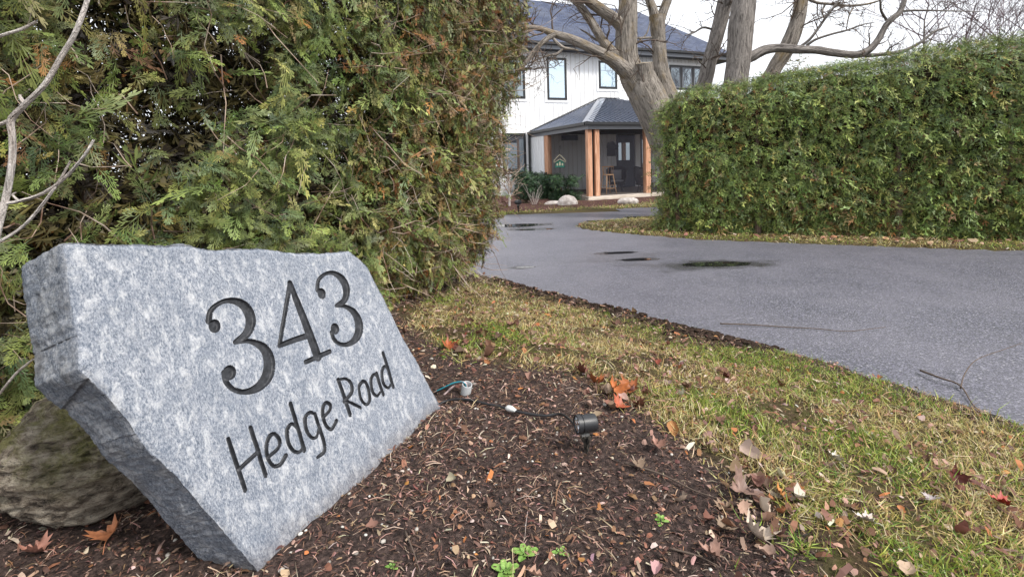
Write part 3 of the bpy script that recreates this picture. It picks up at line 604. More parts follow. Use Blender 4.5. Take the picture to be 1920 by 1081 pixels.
# ================================================================== HEDGES
def spray_T(nside, nsub, seed, width=.034, droop=.35, fan=1.0):
    r = np.random.RandomState(seed); V = []; tipx = []
    def kite(b, a, l, w, zc):
        d = np.array([math.cos(a), math.sin(a)]); p = np.array([-d[1], d[0]])
        for q in (b, b + d * l * .68 + p * w / 2, b + d * l, b + d * l * .68 - p * w / 2): V.append((q[0], q[1], -droop * q[0] ** 2 - .22 * abs(q[1]) + zc))
        tipx.append(float((b + d * l)[0]) + abs(float((b + d * l)[1])))
    kite(np.array([0, 0.]), 0, .55, width * .8, 0); kite(np.array([.45, 0]), 0, .55, width * .8, 0)
    for i in range(nside):
        x = .10 + .82 * i / (nside - 1); sg = 1 if i % 2 else -1; a = sg * (.85 - .25 * x + .12 * r.randn()); L = fan * (.50 * (1 - x) ** .75 + .10) * (1 + .18 * r.randn()); b = np.array([x, 0]); zc = .03 * r.randn()
        d = np.array([math.cos(a), math.sin(a)]); kite(b, a, L, width, zc)
        for j in range(nsub):
            f_ = .28 + .55 * j / max(1, nsub - 1); s2 = (1 if j % 2 else -1); a2 = a + s2 * .62; kite(b + d * L * f_, a2, L * (.52 - .3 * f_) + .045, width * .92, zc)
    return np.array(V), np.arange(len(V)).reshape(-1, 4), np.array(tipx)
SPR = [spray_T(11, 4, 1, .036, .5, .74), spray_T(10, 4, 2, .038, .9, .7), spray_T(10, 4, 3, .036, .3, .8), spray_T(12, 4, 4, .035, 1.2, .62), spray_T(8, 4, 14, .042, 1.6, .7)]
SPR_LO = [spray_T(6, 1, 5, .07), spray_T(6, 1, 6, .075, .7)]
SPR_MID = [spray_T(7, 1, 25, .062, .5, .7), spray_T(6, 1, 26, .068, 1.1, .62), spray_T(6, 2, 27, .06, .8, .8)]
SPR_XLO = [spray_T(4, 0, 8, .12)]
GREENS = [(.050, .095, .030), (.082, .138, .040), (.135, .175, .05), (.24, .25, .085), (.024, .056, .026), (.045, .09, .055)]
BROWNS = [(.20, .125, .045), (.28, .12, .04), (.16, .085, .04), (.27, .21, .11), (.10, .055, .032)]
def sprays(org, nrm, size, brown, T, drop=.3, spread=.9, outw=.55, face=1.0, upw=.55, dead_shade=None):
    """fans of foliage at org facing nrm; returns arrays"""
    n = len(org); Vs = []; Qs = []; Cs = []; off = 0
    tang = unit(np.cross(nrm, RNG.randn(n, 3))); A = unit(nrm * (outw + .3 * RNG.randn(n, 1)) + tang * spread * (.4 + .6 * RNG.rand(n, 1)) - np.array([0, 0, 1.0]) * drop * (.2 + 1.4 * RNG.rand(n, 1)))
    Zf = nrm * face + np.array([0, 0, upw]) + .55 * RNG.randn(n, 3); Zf = unit(Zf - A * (Zf * A).sum(1)[:, None]); Yf = np.cross(Zf, A)
    g = pick(GREENS, [3, 4, 3, 1.3, 2.5, 2], n, .2); b = pick(BROWNS, [3, 2, 3, 2, 2], n, .25); isb = RNG.rand(n) < brown
    C = np.where(isb[:, None], b, g); pm = (.5 * RNG.rand(n, 1)) * (RNG.rand(n, 1) < .5 * np.clip(brown * 2.5, 0, 1)[:, None]); C = C * (1 - pm) + b * pm
    if dead_shade is not None: C = np.where(np.reshape(np.broadcast_to(dead_shade, (n,)), (n, 1)) > RNG.rand(n, 1), np.array([.026, .019, .014]) * (.4 + RNG.rand(n, 1)), C)  # dead inner fans, coloured near black to paint the shade in the gaps
    for k, (TV, TQ, tip) in enumerate(T):
        s = np.arange(n) % len(T) == k
        if not s.any(): continue
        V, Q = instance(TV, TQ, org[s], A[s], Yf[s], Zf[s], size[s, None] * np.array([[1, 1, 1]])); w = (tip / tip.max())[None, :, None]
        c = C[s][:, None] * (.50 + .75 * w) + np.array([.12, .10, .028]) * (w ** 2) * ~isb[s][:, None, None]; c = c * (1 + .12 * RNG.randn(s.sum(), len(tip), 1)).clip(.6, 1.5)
        Vs.append(V); Qs.append(Q + off); off += len(V); Cs.append(c.reshape(-1, 3))
    return np.vstack(Vs), np.vstack(Qs), np.vstack(Cs)
def joinq(L):
    V = []; Q = []; C = []; off = 0
    for v, q, c in L: V.append(v); Q.append(q + off); C.append(c); off += len(v)
    return np.vstack(V), np.vstack(Q), np.vstack(C)
PATH = crom([(-2.75, .55), (-2.38, 1.05), (-1.98, 1.6), (-1.58, 2.12), (-1.22, 2.68), (-.97, 3.25), (-.72, 3.9), (-.45, 4.6), (-.31, 5.0), (-.36, 5.38), (-.95, 5.6), (-1.4, 5.5)], 10)
PS = np.concatenate([[0], np.cumsum(np.hypot(*np.diff(PATH, axis=0).T))]); PN = unit(np.stack([np.gradient(PATH[:, 1]), -np.gradient(PATH[:, 0])], 1))
def hedge_pt(s, z, d):
    p = np.stack([np.interp(s, PS, PATH[:, k]) for k in (0, 1)], 1); n = unit(np.stack([np.interp(s, PS, PN[:, k]) for k in (0, 1)], 1))
    end = sstep(2.2, 4.9, s); lean = .05 * (z - .2) + .16 * end * (np.minimum(z, 2.4) - .2) + .10 * fbm2(s, z, 1.6, 3, 91) * 2 - .14 * sstep(.75, .25, z) * (1 - .4 * end)
    p = p + n * (lean - d)[:, None]; N = np.stack([n[:, 0], n[:, 1], np.full(len(s), .08)], 1); return np.stack([p[:, 0], p[:, 1], z], 1), unit(N)
holes = [(210, 175, .05), (250, 235, .075), (320, 180, .05), (345, 165, .03), (240, 290, .04), (175, 60, .03)]
def away_from_holes(P, grow):
    keep = np.ones(len(P), bool)
    for px, py, r in holes:
        d = unit(ray(px, py)); w = P - CAM; t = w @ d; dist = np.linalg.norm(w - t[:, None] * d, axis=1); keep &= ~((dist < r * grow) & (RNG.rand(len(P)) < .93))
    return keep
base = np.array([-1.3, 3.2, .2])
hroot = thing('cedar_hedge', 'tall rough cedar hedge with brown tips behind the carved granite slab', 'hedge', base)
L_ = []
n = 24000; s = RNG.rand(n) ** .85 * (PS[-1] - .25); z = .32 + 3.0 * RNG.rand(n)
dep = np.where(RNG.rand(n) < .62, RNG.rand(n) * .13, np.where(RNG.rand(n) < .7, .1 + RNG.rand(n) * .25, .3 + .35 * RNG.rand(n)))
cl = fbm2(s, z, 5.0, 3, 92); ok = RNG.rand(n) < (.07 + .45 * sstep(3.6, 4.6, s) + 3.4 * np.clip(cl + .16, 0, 1)); s, z, dep = s[ok], z[ok], dep[ok]
P, N = hedge_pt(s, z, dep); k = away_from_holes(P, 1.0) ; P, N, s, z, dep = P[k], N[k], s[k], z[k], dep[k]
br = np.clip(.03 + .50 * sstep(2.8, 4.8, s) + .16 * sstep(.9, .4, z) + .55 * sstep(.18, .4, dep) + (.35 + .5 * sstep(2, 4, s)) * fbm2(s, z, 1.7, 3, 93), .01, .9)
L_.append(sprays(P, N, np.minimum(.15, .094 * np.exp(RNG.randn(len(P)) * .36)) * (1 - .3 * sstep(2.5, 5, s)), br, SPR, dead_shade=.8 * sstep(.16, .34, dep)))
n = 11000; s = RNG.rand(n) * PS[-1]; z = .3 + 3.0 * RNG.rand(n); P, N = hedge_pt(s, z, .35 + .75 * RNG.rand(n)); k = away_from_holes(P, 1.25); P, N = P[k], N[k]
L_.append(sprays(P, N * np.sign(RNG.randn(len(P), 1)), .15 * np.exp(RNG.randn(len(P)) * .25), np.full(len(P), .5), SPR_LO, dead_shade=1.0))
n = 9000; s = 3.2 + 2.9 * RNG.rand(n); z = .35 + 3.0 * RNG.rand(n); P, N = hedge_pt(s, z, .03 + .22 * RNG.rand(n)); L_.append(sprays(P, N, .105 * np.exp(RNG.randn(n) * .3), np.full(n, .30), SPR_MID, dead_shade=np.full(n, .12)))
n = 9000; s = RNG.rand(n) * PS[-1]; z = .3 + 3.0 * RNG.rand(n); P, N = hedge_pt(s, z, .28 + .3 * RNG.rand(n)); k = away_from_holes(P, 1.15); P, N = P[k], N[k]; L_.append(sprays(P, N, .15 * np.exp(RNG.randn(len(P)) * .25), np.full(len(P), .2), SPR_LO, dead_shade=.85))
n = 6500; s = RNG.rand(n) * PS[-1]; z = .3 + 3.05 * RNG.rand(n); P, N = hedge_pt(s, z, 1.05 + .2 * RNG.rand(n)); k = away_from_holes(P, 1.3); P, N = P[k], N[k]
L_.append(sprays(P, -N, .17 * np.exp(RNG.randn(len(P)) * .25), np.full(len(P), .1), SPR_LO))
n = 1800; s = RNG.rand(n) * PS[-1]; P, N = hedge_pt(s, 3.25 + .12 * RNG.rand(n), 1.2 * RNG.rand(n)); L_.append(sprays(P, np.tile([0, 0, 1.0], (n, 1)), np.full(n, .17), np.full(n, .1), SPR_LO))
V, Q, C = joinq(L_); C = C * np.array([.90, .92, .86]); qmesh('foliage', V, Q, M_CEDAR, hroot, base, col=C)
# twigs and stems inside and poking through
def stick(p, d, L, r, wob=.25, n=4, k=5):
    pts = [p]; dd = unit(d)
    for i in range(k - 1): dd = unit(dd + wob * RNG.randn(3)); pts.append(pts[-1] + dd * L / (k - 1))
    return tube_np(np.array(pts), np.linspace(r, r * .35, k), n), np.array(pts)
tv = []; tq = []; off = 0
for i in range(2100):
    inner = i > 1150; s = np.array([RNG.rand() * 5.6 if RNG.rand() < .55 else 3.2 + RNG.rand() * 2.2]); z = np.array([.25 + (RNG.rand() ** (1.0 if inner else 1.7)) * 2.9]); d = np.array([.12 + .8 * RNG.rand() if inner else .02 + .2 * RNG.rand()]); P, N = hedge_pt(s, z, d)
    if inner and not away_from_holes(P, .6)[0] and RNG.rand() < .6: continue
    (v, q), _ = stick(P[0], N[0] * (.6 if inner else .35) + np.array([0, 0, .15]) + .75 * RNG.randn(3), .16 + .28 * RNG.rand() + .2 * inner, .0016 + .002 * RNG.rand() + .0016 * inner); tv.append(v); tq.append(q + off); off += len(v)
m = Mat('cedar_twig', rough=.8, spec=.2); m.base(m.ramp(m.noise(m.co(), 5, 3), [(.35, (.15, .085, .06)), (.5, (.36, .27, .21)), (.65, (.50, .43, .37))]))
tag(qmesh('twigs', np.vstack(tv), np.vstack(tq), m.m, hroot, base), kind='stuff')
m = Mat('cedar_bark', rough=.9, spec=.15); nb = m.noise(m.co((30, 30, 3)), 1, 5, .6); m.base(m.ramp(nb, [(.3, (.03, .022, .017)), (.6, (.17, .12, .09))])); m.bump(nb, .02); M_CEDARBARK = m.m
for s0 in (.6, 1.25, 1.9, 2.55, 3.2, 3.85, 4.45):
    P, N = hedge_pt(np.array([s0]), np.array([.5]), np.array([.42])); p = P[0]; pts = crom([(p[0], p[1], .1), (p[0] + .02, p[1] + .03, .7), (p[0] - .02, p[1], 1.6), (p[0], p[1] - .03, 3.1)], 5)
    v, q = tube_np(pts, np.linspace(.055, .012, len(pts)), 10); qmesh('trunk', v, q, M_CEDARBARK, hroot, base, smooth=True)

# ---------------- the clipped hedge across the drive
HP0 = np.array([2.50, 8.69]); HD = unit(np.array([4.12, -1.72])); HN = np.array([HD[1], -HD[0]]); HLEN = 8.8
def rh(u, th, inset=0.0):
    """u along, th over the section from the near foot to the far foot"""
    e = np.clip(1 - (np.clip((.8 - u) / .8, 0, 1)) ** 2.2, 0.0, 1) ** (1 / 2.4); e = np.maximum(e, .02)
    eh = np.clip(1 - (np.clip((.8 - u) / .8, 0, 1)) ** 2.5, 0, 1) ** (1 / 2.0); H = (2.46 + .125 * np.clip(u, 0, 2.8) + .05 * np.clip(u - 2.8, 0, 2.5)) * (.82 + .18 * eh) - inset; w = (.66 * (.35 + .65 * e)) - inset
    c = np.cos(th); sn = np.sin(th); ex = .42
    x = w * np.sign(c) * np.abs(c) ** ex; z = .12 + (H - .12) * np.abs(sn) ** (ex * 1.05)
    bul = .10 * fbm2(u, z, 1.3, 3, 95) * 2 - .10 * sstep(.5, .1, z) * np.sign(c)
    x = x + bul * np.sign(c); z = z + .07 * fbm2(u, x, 1.8, 2, 96) * 2 * sstep(1.6, 2.2, z)
    cx = HP0[None] + HD[None] * u[:, None] + (-HN)[None] * .66 + HN[None] * x[:, None]
    return np.stack([cx[:, 0], cx[:, 1], z], 1)
def rh_sample(n, inset=0.0):
    u = RNG.rand(9 * n) * HLEN; th = RNG.rand(9 * n); th = math.pi * np.where(RNG.rand(9 * n) < .45, th, np.where(th < .5, 4 * th ** 3, 1 - 4 * (1 - th) ** 3)); e = 1e-3; a = rh(u, th); du = rh(u + e, th) - a; dt = rh(u, th + e) - a; cr = np.cross(du, dt); ar = np.linalg.norm(cr, axis=1)
    k = RNG.rand(9 * n) < ar * np.minimum(th, math.pi - th).clip(.002, .5) ** .5 / np.quantile(ar * np.minimum(th, math.pi - th).clip(.002, .5) ** .5, .985) * (.35 + .65 * (th < 2.0)) * np.where(u < 5.2, 1, .5); u, th, cr = u[k][:n], th[k][:n], cr[k][:n]; N = unit(cr); P = rh(u, th)
    ctr = np.stack([*(HP0[None] + HD[None] * u[:, None] - HN[None] * .66).T, np.full(len(u), 1.2)], 1); sg = np.sign(((P - ctr) * N).sum(1)); return P, N * sg[:, None], u, th
base = np.array([5.0, 7.0, .05]); rroot = thing('cedar_hedge', 'clipped rounded cedar hedge in the strip of grass across the driveway', 'hedge', base)
P, N, u, th = rh_sample(30000); dep = RNG.rand(len(P)) ** 2 * .22; P = P - N * dep[:, None] + N * (.5 * np.clip(fbm3(P * np.array([1, 1, 1.7]), 5.0, 3, 41), -.22, .22) * (1 - .8 * sstep(.3, .8, N[:, 2])))[:, None]
cl = fbm2(u, P[:, 2], 2.6, 3, 97); k = RNG.rand(len(P)) < .55 + 1.8 * np.clip(cl + .2, 0, 1); P, N, u, dep = P[k], N[k], u[k], dep[k]
br = np.clip(.02 + .7 * fbm2(u, P[:, 2], 1.1, 3, 98) + .12 * sstep(1.3, .3, P[:, 2]) + .9 * sstep(.1, .22, dep), .03, .8)
A_ = [sprays(P, N, .115 * np.exp(RNG.randn(len(P)) * .32) * (1 - .55 * sstep(.35, .8, N[:, 2])), br, SPR_MID, drop=.35, outw=(.8 - .62 * sstep(.35, .8, N[:, 2]))[:, None], face=.5, upw=.9)]
uf = RNG.rand(3600) * HLEN * .75; tf = (RNG.rand(3600) * .55) ** 3.2; pf = rh(uf, tf); nf = np.tile([HN[0], HN[1], .1], (3600, 1)) * 1.0; A_.append(sprays(pf - nf * (RNG.rand(3600, 1) * .25), nf, .12 * np.exp(RNG.randn(3600) * .28), np.full(3600, .26), SPR_LO, drop=.35, outw=.75, face=.45, upw=.95))
tp = rh_sample(42000); kt = (tp[1][:, 2] > .35); Pt, Nt = tp[0][kt], tp[1][kt]; nt_ = len(Pt); tv_ = unit(np.cross(Nt, RNG.randn(nt_, 3))); A_.append(sprays(Pt - Nt * (.02 + .1 * RNG.rand(nt_, 1)), unit(tv_ + .25 * Nt), .075 * np.exp(RNG.randn(nt_) * .25), np.full(nt_, .07), SPR_MID, drop=.05, outw=.6, face=.2, upw=1.3))
lo = rh_sample(3000)[0:2]; A_.append(sprays(lo[0] + lo[1] * .035, lo[1], .075 * np.exp(RNG.randn(3000)[:len(lo[0])] * .25) * (1 - .5 * sstep(.45, .85, lo[1][:, 2])), np.full(len(lo[0]), .06), [spray_T(8, 3, 9, .045)], drop=.1, outw=(.5 - .4 * sstep(.35, .8, lo[1][:, 2]))[:, None]))
V, Q, C = joinq(A_); C = C * np.array([.96, 1.06, .90]); qmesh('foliage', V, Q, M_CEDAR, rroot, base, col=C)
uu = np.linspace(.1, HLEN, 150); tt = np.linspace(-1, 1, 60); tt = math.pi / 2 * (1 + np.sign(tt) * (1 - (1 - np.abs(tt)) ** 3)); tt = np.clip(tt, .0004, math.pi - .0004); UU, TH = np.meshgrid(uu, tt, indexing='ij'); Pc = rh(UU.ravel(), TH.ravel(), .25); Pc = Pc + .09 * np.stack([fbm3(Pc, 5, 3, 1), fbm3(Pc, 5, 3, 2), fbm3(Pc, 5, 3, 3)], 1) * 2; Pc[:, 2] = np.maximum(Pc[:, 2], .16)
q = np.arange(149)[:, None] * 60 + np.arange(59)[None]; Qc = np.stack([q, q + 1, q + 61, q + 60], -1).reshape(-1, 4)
m = Mat('hedge_core_dark', rough=1, spec=.05); m.base(m.ramp(m.noise(m.co(), 26, 5, .7), [(.35, (.012, .014, .008)), (.55, (.04, .032, .018)), (.7, (.09, .065, .04))])); m.bump(m.noise(m.co(), 40, 4), .05)
qmesh('dark_core', Pc, Qc, m.m, rroot, base, smooth=True)  # solid dark core added to block the view through and darken the gaps
tv = []; tq = []; off = 0
P, N, u, th = rh_sample(420)
for p, nn in zip(P, N):
    if nn[2] > .3: continue
    (v, q), _ = stick(p - nn * .12, nn * .5 + .7 * RNG.randn(3), .16 + .14 * RNG.rand(), .003, n=3); tv.append(v); tq.append(q + off); off += len(v)
tag(qmesh('twigs', np.vstack(tv), np.vstack(tq), M_DRYTWIG, rroot, base), kind='stuff')
for u0 in (.35, .95, 1.6, 2.2, 2.85, 3.5, 4.1, 4.8, 5.5, 6.2):
    p = HP0 + HD * u0 - HN * (.16 + .05 * math.sin(u0 * 7)); pts = crom([(p[0], p[1], -.03), (p[0] + .02, p[1], .3), (p[0], p[1], 1.2), (p[0], p[1], 1.9)], 4); v, q = tube_np(pts, np.linspace(.075, .02, len(pts)), 10); qmesh('trunk', v, q, M_CEDARBARK, rroot, base, smooth=True)

# ================================================================== BARE STEMS AND TREES
def bark_obj(name, tubes, mat, parent, base, n=18, knob=.07, seed=0):
    Vs = []; Qs = []; Bs = []; off = 0
    for P4 in tubes:
        C = crom(P4, 8); P = C[:, :3]; R = np.maximum(C[:, 3], .0015); V, Q = tube_np(P, R, n); k = len(P); ctr = np.repeat(P, n, 0); d = V - ctr; rr = np.repeat(R, n)
        f_ = 1 + knob * 2.2 * fbm3(V, 1.1 / max(.05, float(R.max())), 3, seed) + knob * 1.2 * fbm3(V * np.array([1, 1, .35]), 4.2 / max(.03, float(R.max())), 2, seed + 2); V = ctr + d * f_[:, None]
        ln = np.concatenate([[0], np.cumsum(np.linalg.norm(np.diff(P, axis=0), axis=1))]); a = np.tile(np.linspace(0, 2 * math.pi, n, endpoint=False), k)
        Bs.append(np.stack([np.cos(a) * rr + seed, np.sin(a) * rr, np.repeat(ln, n)], 1)); Vs.append(V); Qs.append(Q + off); off += len(V)
    return qmesh(name, np.vstack(Vs), np.vstack(Qs), mat, parent, base, smooth=True, attrs={'bk': ('POINT', 'FLOAT_VECTOR', np.vstack(Bs))})
def px(L, Y, dY=0.0):
    """traced limb: (x, y, half width in px) at depth Y.. -> world points with radius"""
    out = []
    for i, q in enumerate(L):
        y_ = Y + dY * i / max(1, len(L) - 1) + (q[3] if len(q) > 3 else 0); p = at(q[0], q[1], y_); out.append((*p, q[2] * y_ / F))
    return out
def twig_set(seeds, depth, up=.15, spread=.8, n=4, kids=3, wob=.22, rmin=.0022):
    tv = []; tq = []; off = [0]
    def rec(p, d, L, r, k):
        (v, q), pts = stick(p, d, L, max(r, rmin), wob, n, 6); tv.append(v); tq.append(q + off[0]); off[0] += len(v)
        if k <= 0: return
        for j in range(kids):
            i = 1 + int(RNG.rand() * 5); i = min(i, 5); dd = unit(pts[i] - pts[i - 1]); nd = unit(dd * .75 + spread * unit(RNG.randn(3)) + np.array([0, 0, up])); rec(pts[i], nd, L * (.45 + .3 * RNG.rand()), r * .55, k - 1)
    for p, d, L, r in seeds: rec(np.array(p[:3]), np.array(d), L, r, depth)
    return np.vstack(tv), np.vstack(tq)
def along(limb, m, L, up=.3, r=.5):
    C = crom(limb, 6); out = []
    for _ in range(m):
        i = RNG.randint(len(C) // 4, len(C)); t = C[min(i + 1, len(C) - 1), :3] - C[i - 1 if i else 0, :3]; d = unit(unit(t) * .5 + unit(RNG.randn(3)) + np.array([0, 0, up])); out.append((C[i, :3] + d * C[i, 3] * .5, d, L * (.5 + RNG.rand()), min(C[i, 3] * r, .02)))
    return out
SY = 1.42
sroot_p = np.array([-1.72, 1.45, .26]); sroot = thing('bare_shrub', 'leafless pale grey stems at the left edge in front of the tall hedge', 'shrub', sroot_p)
def low(L, Y=SY): return px(L, Y)
g0 = (*(sroot_p + np.array([0, 0, -.02])), .011)
S1 = [g0, (-1.62, 1.44, .75, .0105)] + low([(-6, 440, 6), (13, 362, 5.8), (23, 298, 5.6), (23, 255, 5.4), (21, 225, 6.2), (47, 196, 5.2), (85, 157, 4.8), (115, 106, 4.6), (140, 64, 4.4), (164, 0, 4.0), (180, -70, 3.4)])
S2 = low([(21, 225, 4.2), (-8, 236, 3.8), (-60, 250, 3.4)]); S3 = [g0, (-1.66, 1.44, .8, .008)] + low([(-70, 420, 4), (-10, 387, 3.4), (36, 377, 3.2), (77, 364, 3.2), (119, 336, 3.0), (157, 293, 2.7), (176, 262, 2.2)])
S4 = low([(-80, 500, 4), (0, 453, 3.0), (42, 425, 2.8), (77, 387, 2.8), (113, 336, 2.4), (132, 302, 1.8)]); S4 = [g0] + S4; S5 = [g0] + low([(-120, 160, 5), (-40, 84, 3.6), (0, 68, 3.0), (40, 55, 2.8), (68, 41, 2.4)])
S6 = low([(47, 196, 3), (40, 186, 3.4), (36, 178, 2.0)]); S7 = low([(36, 377, 2), (24, 366, 2), (30, 360, 1.2)]); S8 = [g0] + low([(-60, 800, 3), (-5, 742, 2.6), (30, 700, 2.4), (63, 672, 1.6)], 1.5)
for L in (S1, S3, S4, S5, S8): bark_obj('stem', [L], M_STEM, sroot, sroot_p, 10, .06, 3)
for L in (S2, S6, S7): bark_obj('side_shoot', [L], M_STEM, sroot, sroot_p, 8, .1, 4)

TY = 10.9; tb = np.array([*at(1330, 430, TY)[:2], -.05]); maple = thing('maple_tree', 'big leafless maple with mossy leaning trunk and sawn stub in front of the porch', 'tree', tb)
TR = [(*tb[:2], -.1, .62), (*(at(1318, 400, TY)), .52)] + px([(1284, 325, 40), (1250, 258, 34), (1225, 205, 32), (1208, 165, 32), (1203, 138, 23)], TY)
bark_obj('trunk', [TR], M_BARK, maple, tb, 40, .05, 1)
A1 = px([(1215, 200, 22), (1190, 150, 24), (1176, 108, 20), (1174, 62, 19.5), (1177, 20, 17.5), (1178, -40, 16), (1190, -150, 13), (1180, -280, 9), (1195, -420, 4)], TY)
A2 = px([(1174, 78, 10), (1160, 44, 11), (1132, 22, 10.5), (1100, -2, 9.5), (1050, -50, 8), (1010, -130, 5.5), (990, -230, 2)], TY, -.5)
B1 = px([(1208, 175, 13), (1178, 138, 15), (1150, 114, 12.5), (1113, 93, 9.6), (1069, 73, 8.2), (1037, 63, 6.4), (1012, 54, 4.8), (990, 51, 4.4), (960, 50, 3), (925, 46, 1.5)], TY, -.9)
B2 = px([(1040, 65, 4.6), (1024, 74, 5), (1008, 89, 4.6), (992, 110, 4.2), (975, 132, 3), (960, 160, 1.4)], TY - .7, -.2); B3 = px([(1034, 68, 2.6), (1044, 80, 3), (1057, 90, 3.4), (1070, 92, 2.2), (1085, 95, 1)], TY - .7)
B4 = px([(1057, 90, 2.4), (1045, 101, 2.6), (1030, 104, 2), (1012, 110, 1.4), (990, 120, .8)], TY - .7); C1 = px([(1200, 150, 10), (1172, 120, 10.5), (1150, 100, 9.2), (1130, 76, 8.4), (1108, 40, 7.8), (1085, 8, 7), (1066, -12, 6.4), (1020, -70, 5), (985, -150, 3), (970, -230, 1)], TY, -.3)
D1 = px([(1270, 245, 22), (1252, 178, 18), (1241, 140, 15), (1237, 108, 13.2), (1235, 80, 12.6), (1233, 50, 13.5), (1232, 30, 15)], TY + .25); D2 = px([(1231, 45, 10), (1224, 18, 8.5), (1216, -10, 7.6), (1205, -90, 6), (1220, -220, 3)], TY + .25); D3 = px([(1235, 45, 10), (1244, 20, 8.6), (1254, -8, 8), (1275, -80, 6), (1300, -200, 3)], TY + .25)
K1 = px([(1193, 72, 2), (1205, 71.5, 2.2), (1222, 71, 2)], TY + .1); K2 = px([(1193, 82, 1.6), (1205, 72, 1.6), (1214, 60, 1.4), (1219, 40, .8)], TY + .1); K3 = px([(1150, 80, 1.4), (1120, 76, 2.2), (1100, 62, 1.8), (1088, 56, .8)], TY)
for nm, L, nn in (('limb', [A1], 30), ('limb', [A2], 20), ('limb', [B1], 20), ('limb', [C1], 18), ('limb', [D1], 24), ('limb', [D2], 18), ('limb', [D3], 18), ('branch', [B2], 10), ('branch', [B3], 8), ('branch', [B4], 8), ('branch', [K1], 8), ('branch', [K2], 8), ('branch', [K3], 8)): bark_obj(nm, L, M_BARK, maple, tb, nn, .05, 2)
st = px([(1208, 175, 24, .1), (1207, 140, 19, 0), (1206, 118, 17, -.05)], TY - .15); bark_obj('cut_stub', [st], M_BARK, maple, tb, 26, .05, 5)
C = crom(st, 8); V, Q = tube_np(C[:, :3], C[:, 3] * .97, 26); ring = V[-26:]; ctr = ring.mean(0); m = Mat('sawn_wood', rough=.8); m.base(m.ramp(m.noise(m.co(), 14, 4), [(.35, (.20, .16, .11)), (.65, (.33, .28, .2))]))
MB().add(list(ring) + [tuple(ctr + np.array([0, 0, .012]))], [(i, (i + 1) % 26, 26) for i in range(26)]).build('sawn_face', m.m, maple, tb)
sd_ = along(A1, 10, .9) + along(A2, 10, .8) + along(B1, 14, .55, .1) + along(B2, 8, .5, -.3) + along(B4, 9, .5, -.5) + along(C1, 12, .7) + along(D2, 8, .8) + along(D3, 8, .8) + along(D1, 5, .5)
v, q = twig_set(sd_, 2); tag(qmesh('crown_twigs', v, q, M_TWIG, maple, tb), kind='stuff')

def other_tree(label, Y, tubes, base_px, seeds, mat=M_BARK2, nn=26, mx=2, L=.8):
    b = np.array([*at(*base_px, Y)[:2], -.05]); t = thing('deciduous_tree', label, 'tree', b, 0, 'bare trunks behind the clipped hedge')
    T0 = px(tubes[0], Y); T0 = [(b[0], b[1], -.1, T0[0][3] * 1.35)] + T0; bark_obj('trunk', [T0], mat, t, b, nn, .05, int(base_px[0]) % 17); ls = [px(x, Y, -.4) for x in tubes[1:]]
    for x in ls: bark_obj('branch', [x], mat, t, b, 12, .06, 7)
    sd = along(T0, seeds, L)
    for x in ls: sd += along(x, max(4, seeds // 2), L * .6, .2)
    v, q = twig_set(sd, mx); tag(qmesh('crown_twigs', v, q, M_TWIG, t, b), kind='stuff'); return t
other_tree('slender leaning bare trunk just right of the house windows', 11.9, [[(1300, 210, 14), (1321, 155, 13.5), (1331, 112, 13), (1343, 70, 12.6), (1353, 30, 13), (1361, -5, 12.5), (1378, -90, 10), (1390, -220, 6), (1380, -380, 2)], [(1335, 55, 2), (1318, 52, 2), (1300, 62, 1.4), (1285, 66, .7)], [(1355, 20, 4), (1368, 0, 3.6), (1382, -60, 2)]], (1270, 420), 12)
other_tree('thick grey bare trunk with a long low branch reaching right over the clipped hedge', 11.2, [[(1374, 210, 25), (1380, 150, 21), (1384, 118, 21), (1387, 80, 21.5), (1389, 50, 22), (1396, 0, 20), (1402, -60, 18), (1398, -180, 13), (1410, -320, 8), (1400, -460, 2)],
    [(1398, 112, 9), (1412, 105, 9.5), (1434, 94, 9), (1462, 90, 8), (1492, 93, 8), (1530, 94, 7.4), (1562, 99, 7.2), (1600, 103, 6.6), (1618, 100, 7), (1634, 90, 6.2), (1648, 72, 5.6), (1660, 50, 5.2), (1672, 36, 5.4), (1686, 24, 4.8), (1694, 6, 4.2), (1706, -30, 3.4), (1730, -110, 2)],
    [(1612, 102, 4.6), (1632, 104, 4), (1662, 101, 3.4), (1690, 97, 3), (1722, 82, 2.6), (1752, 60, 2), (1780, 50, 1)], [(1500, 88, 2.4), (1520, 72, 2.6), (1545, 38, 2.2), (1560, 18, 2), (1580, -10, 1.6), (1600, -50, 1)], [(1512, 86, 2.6), (1530, 74, 2.4), (1560, 64, 2), (1588, 57, 1.8), (1615, 47, 1.4), (1640, 42, .7)],
    [(1662, 38, 2.4), (1652, 20, 2), (1650, 0, 1.8), (1640, -40, 1)], [(1686, 22, 2.2), (1710, 20, 2), (1745, 20, 1.7), (1790, 21, 1.2), (1840, 22, .7)]], (1372, 420), 10, L=.6)
other_tree('dark leaning bare trunk with a pale scar crossing above the low branch', 11.9, [[(1420, 205, 15), (1450, 133, 13), (1468, 104, 13.5), (1482, 76, 14), (1495, 40, 12.5), (1503, 0, 11), (1509, -60, 10), (1530, -170, 7), (1560, -300, 3)], [(1506, -10, 3.4), (1528, 4, 2.8), (1560, 8, 2.4), (1592, 11, 2.2), (1630, 7, 1.8), (1670, -6, 1.2)], [(1548, 6, 1.8), (1542, 22, 1.6), (1545, 34, 1)], [(1600, 14, 1.4), (1592, 30, 1.3), (1587, 54, .8)]], (1395, 420), 12, mat=M_BARK)
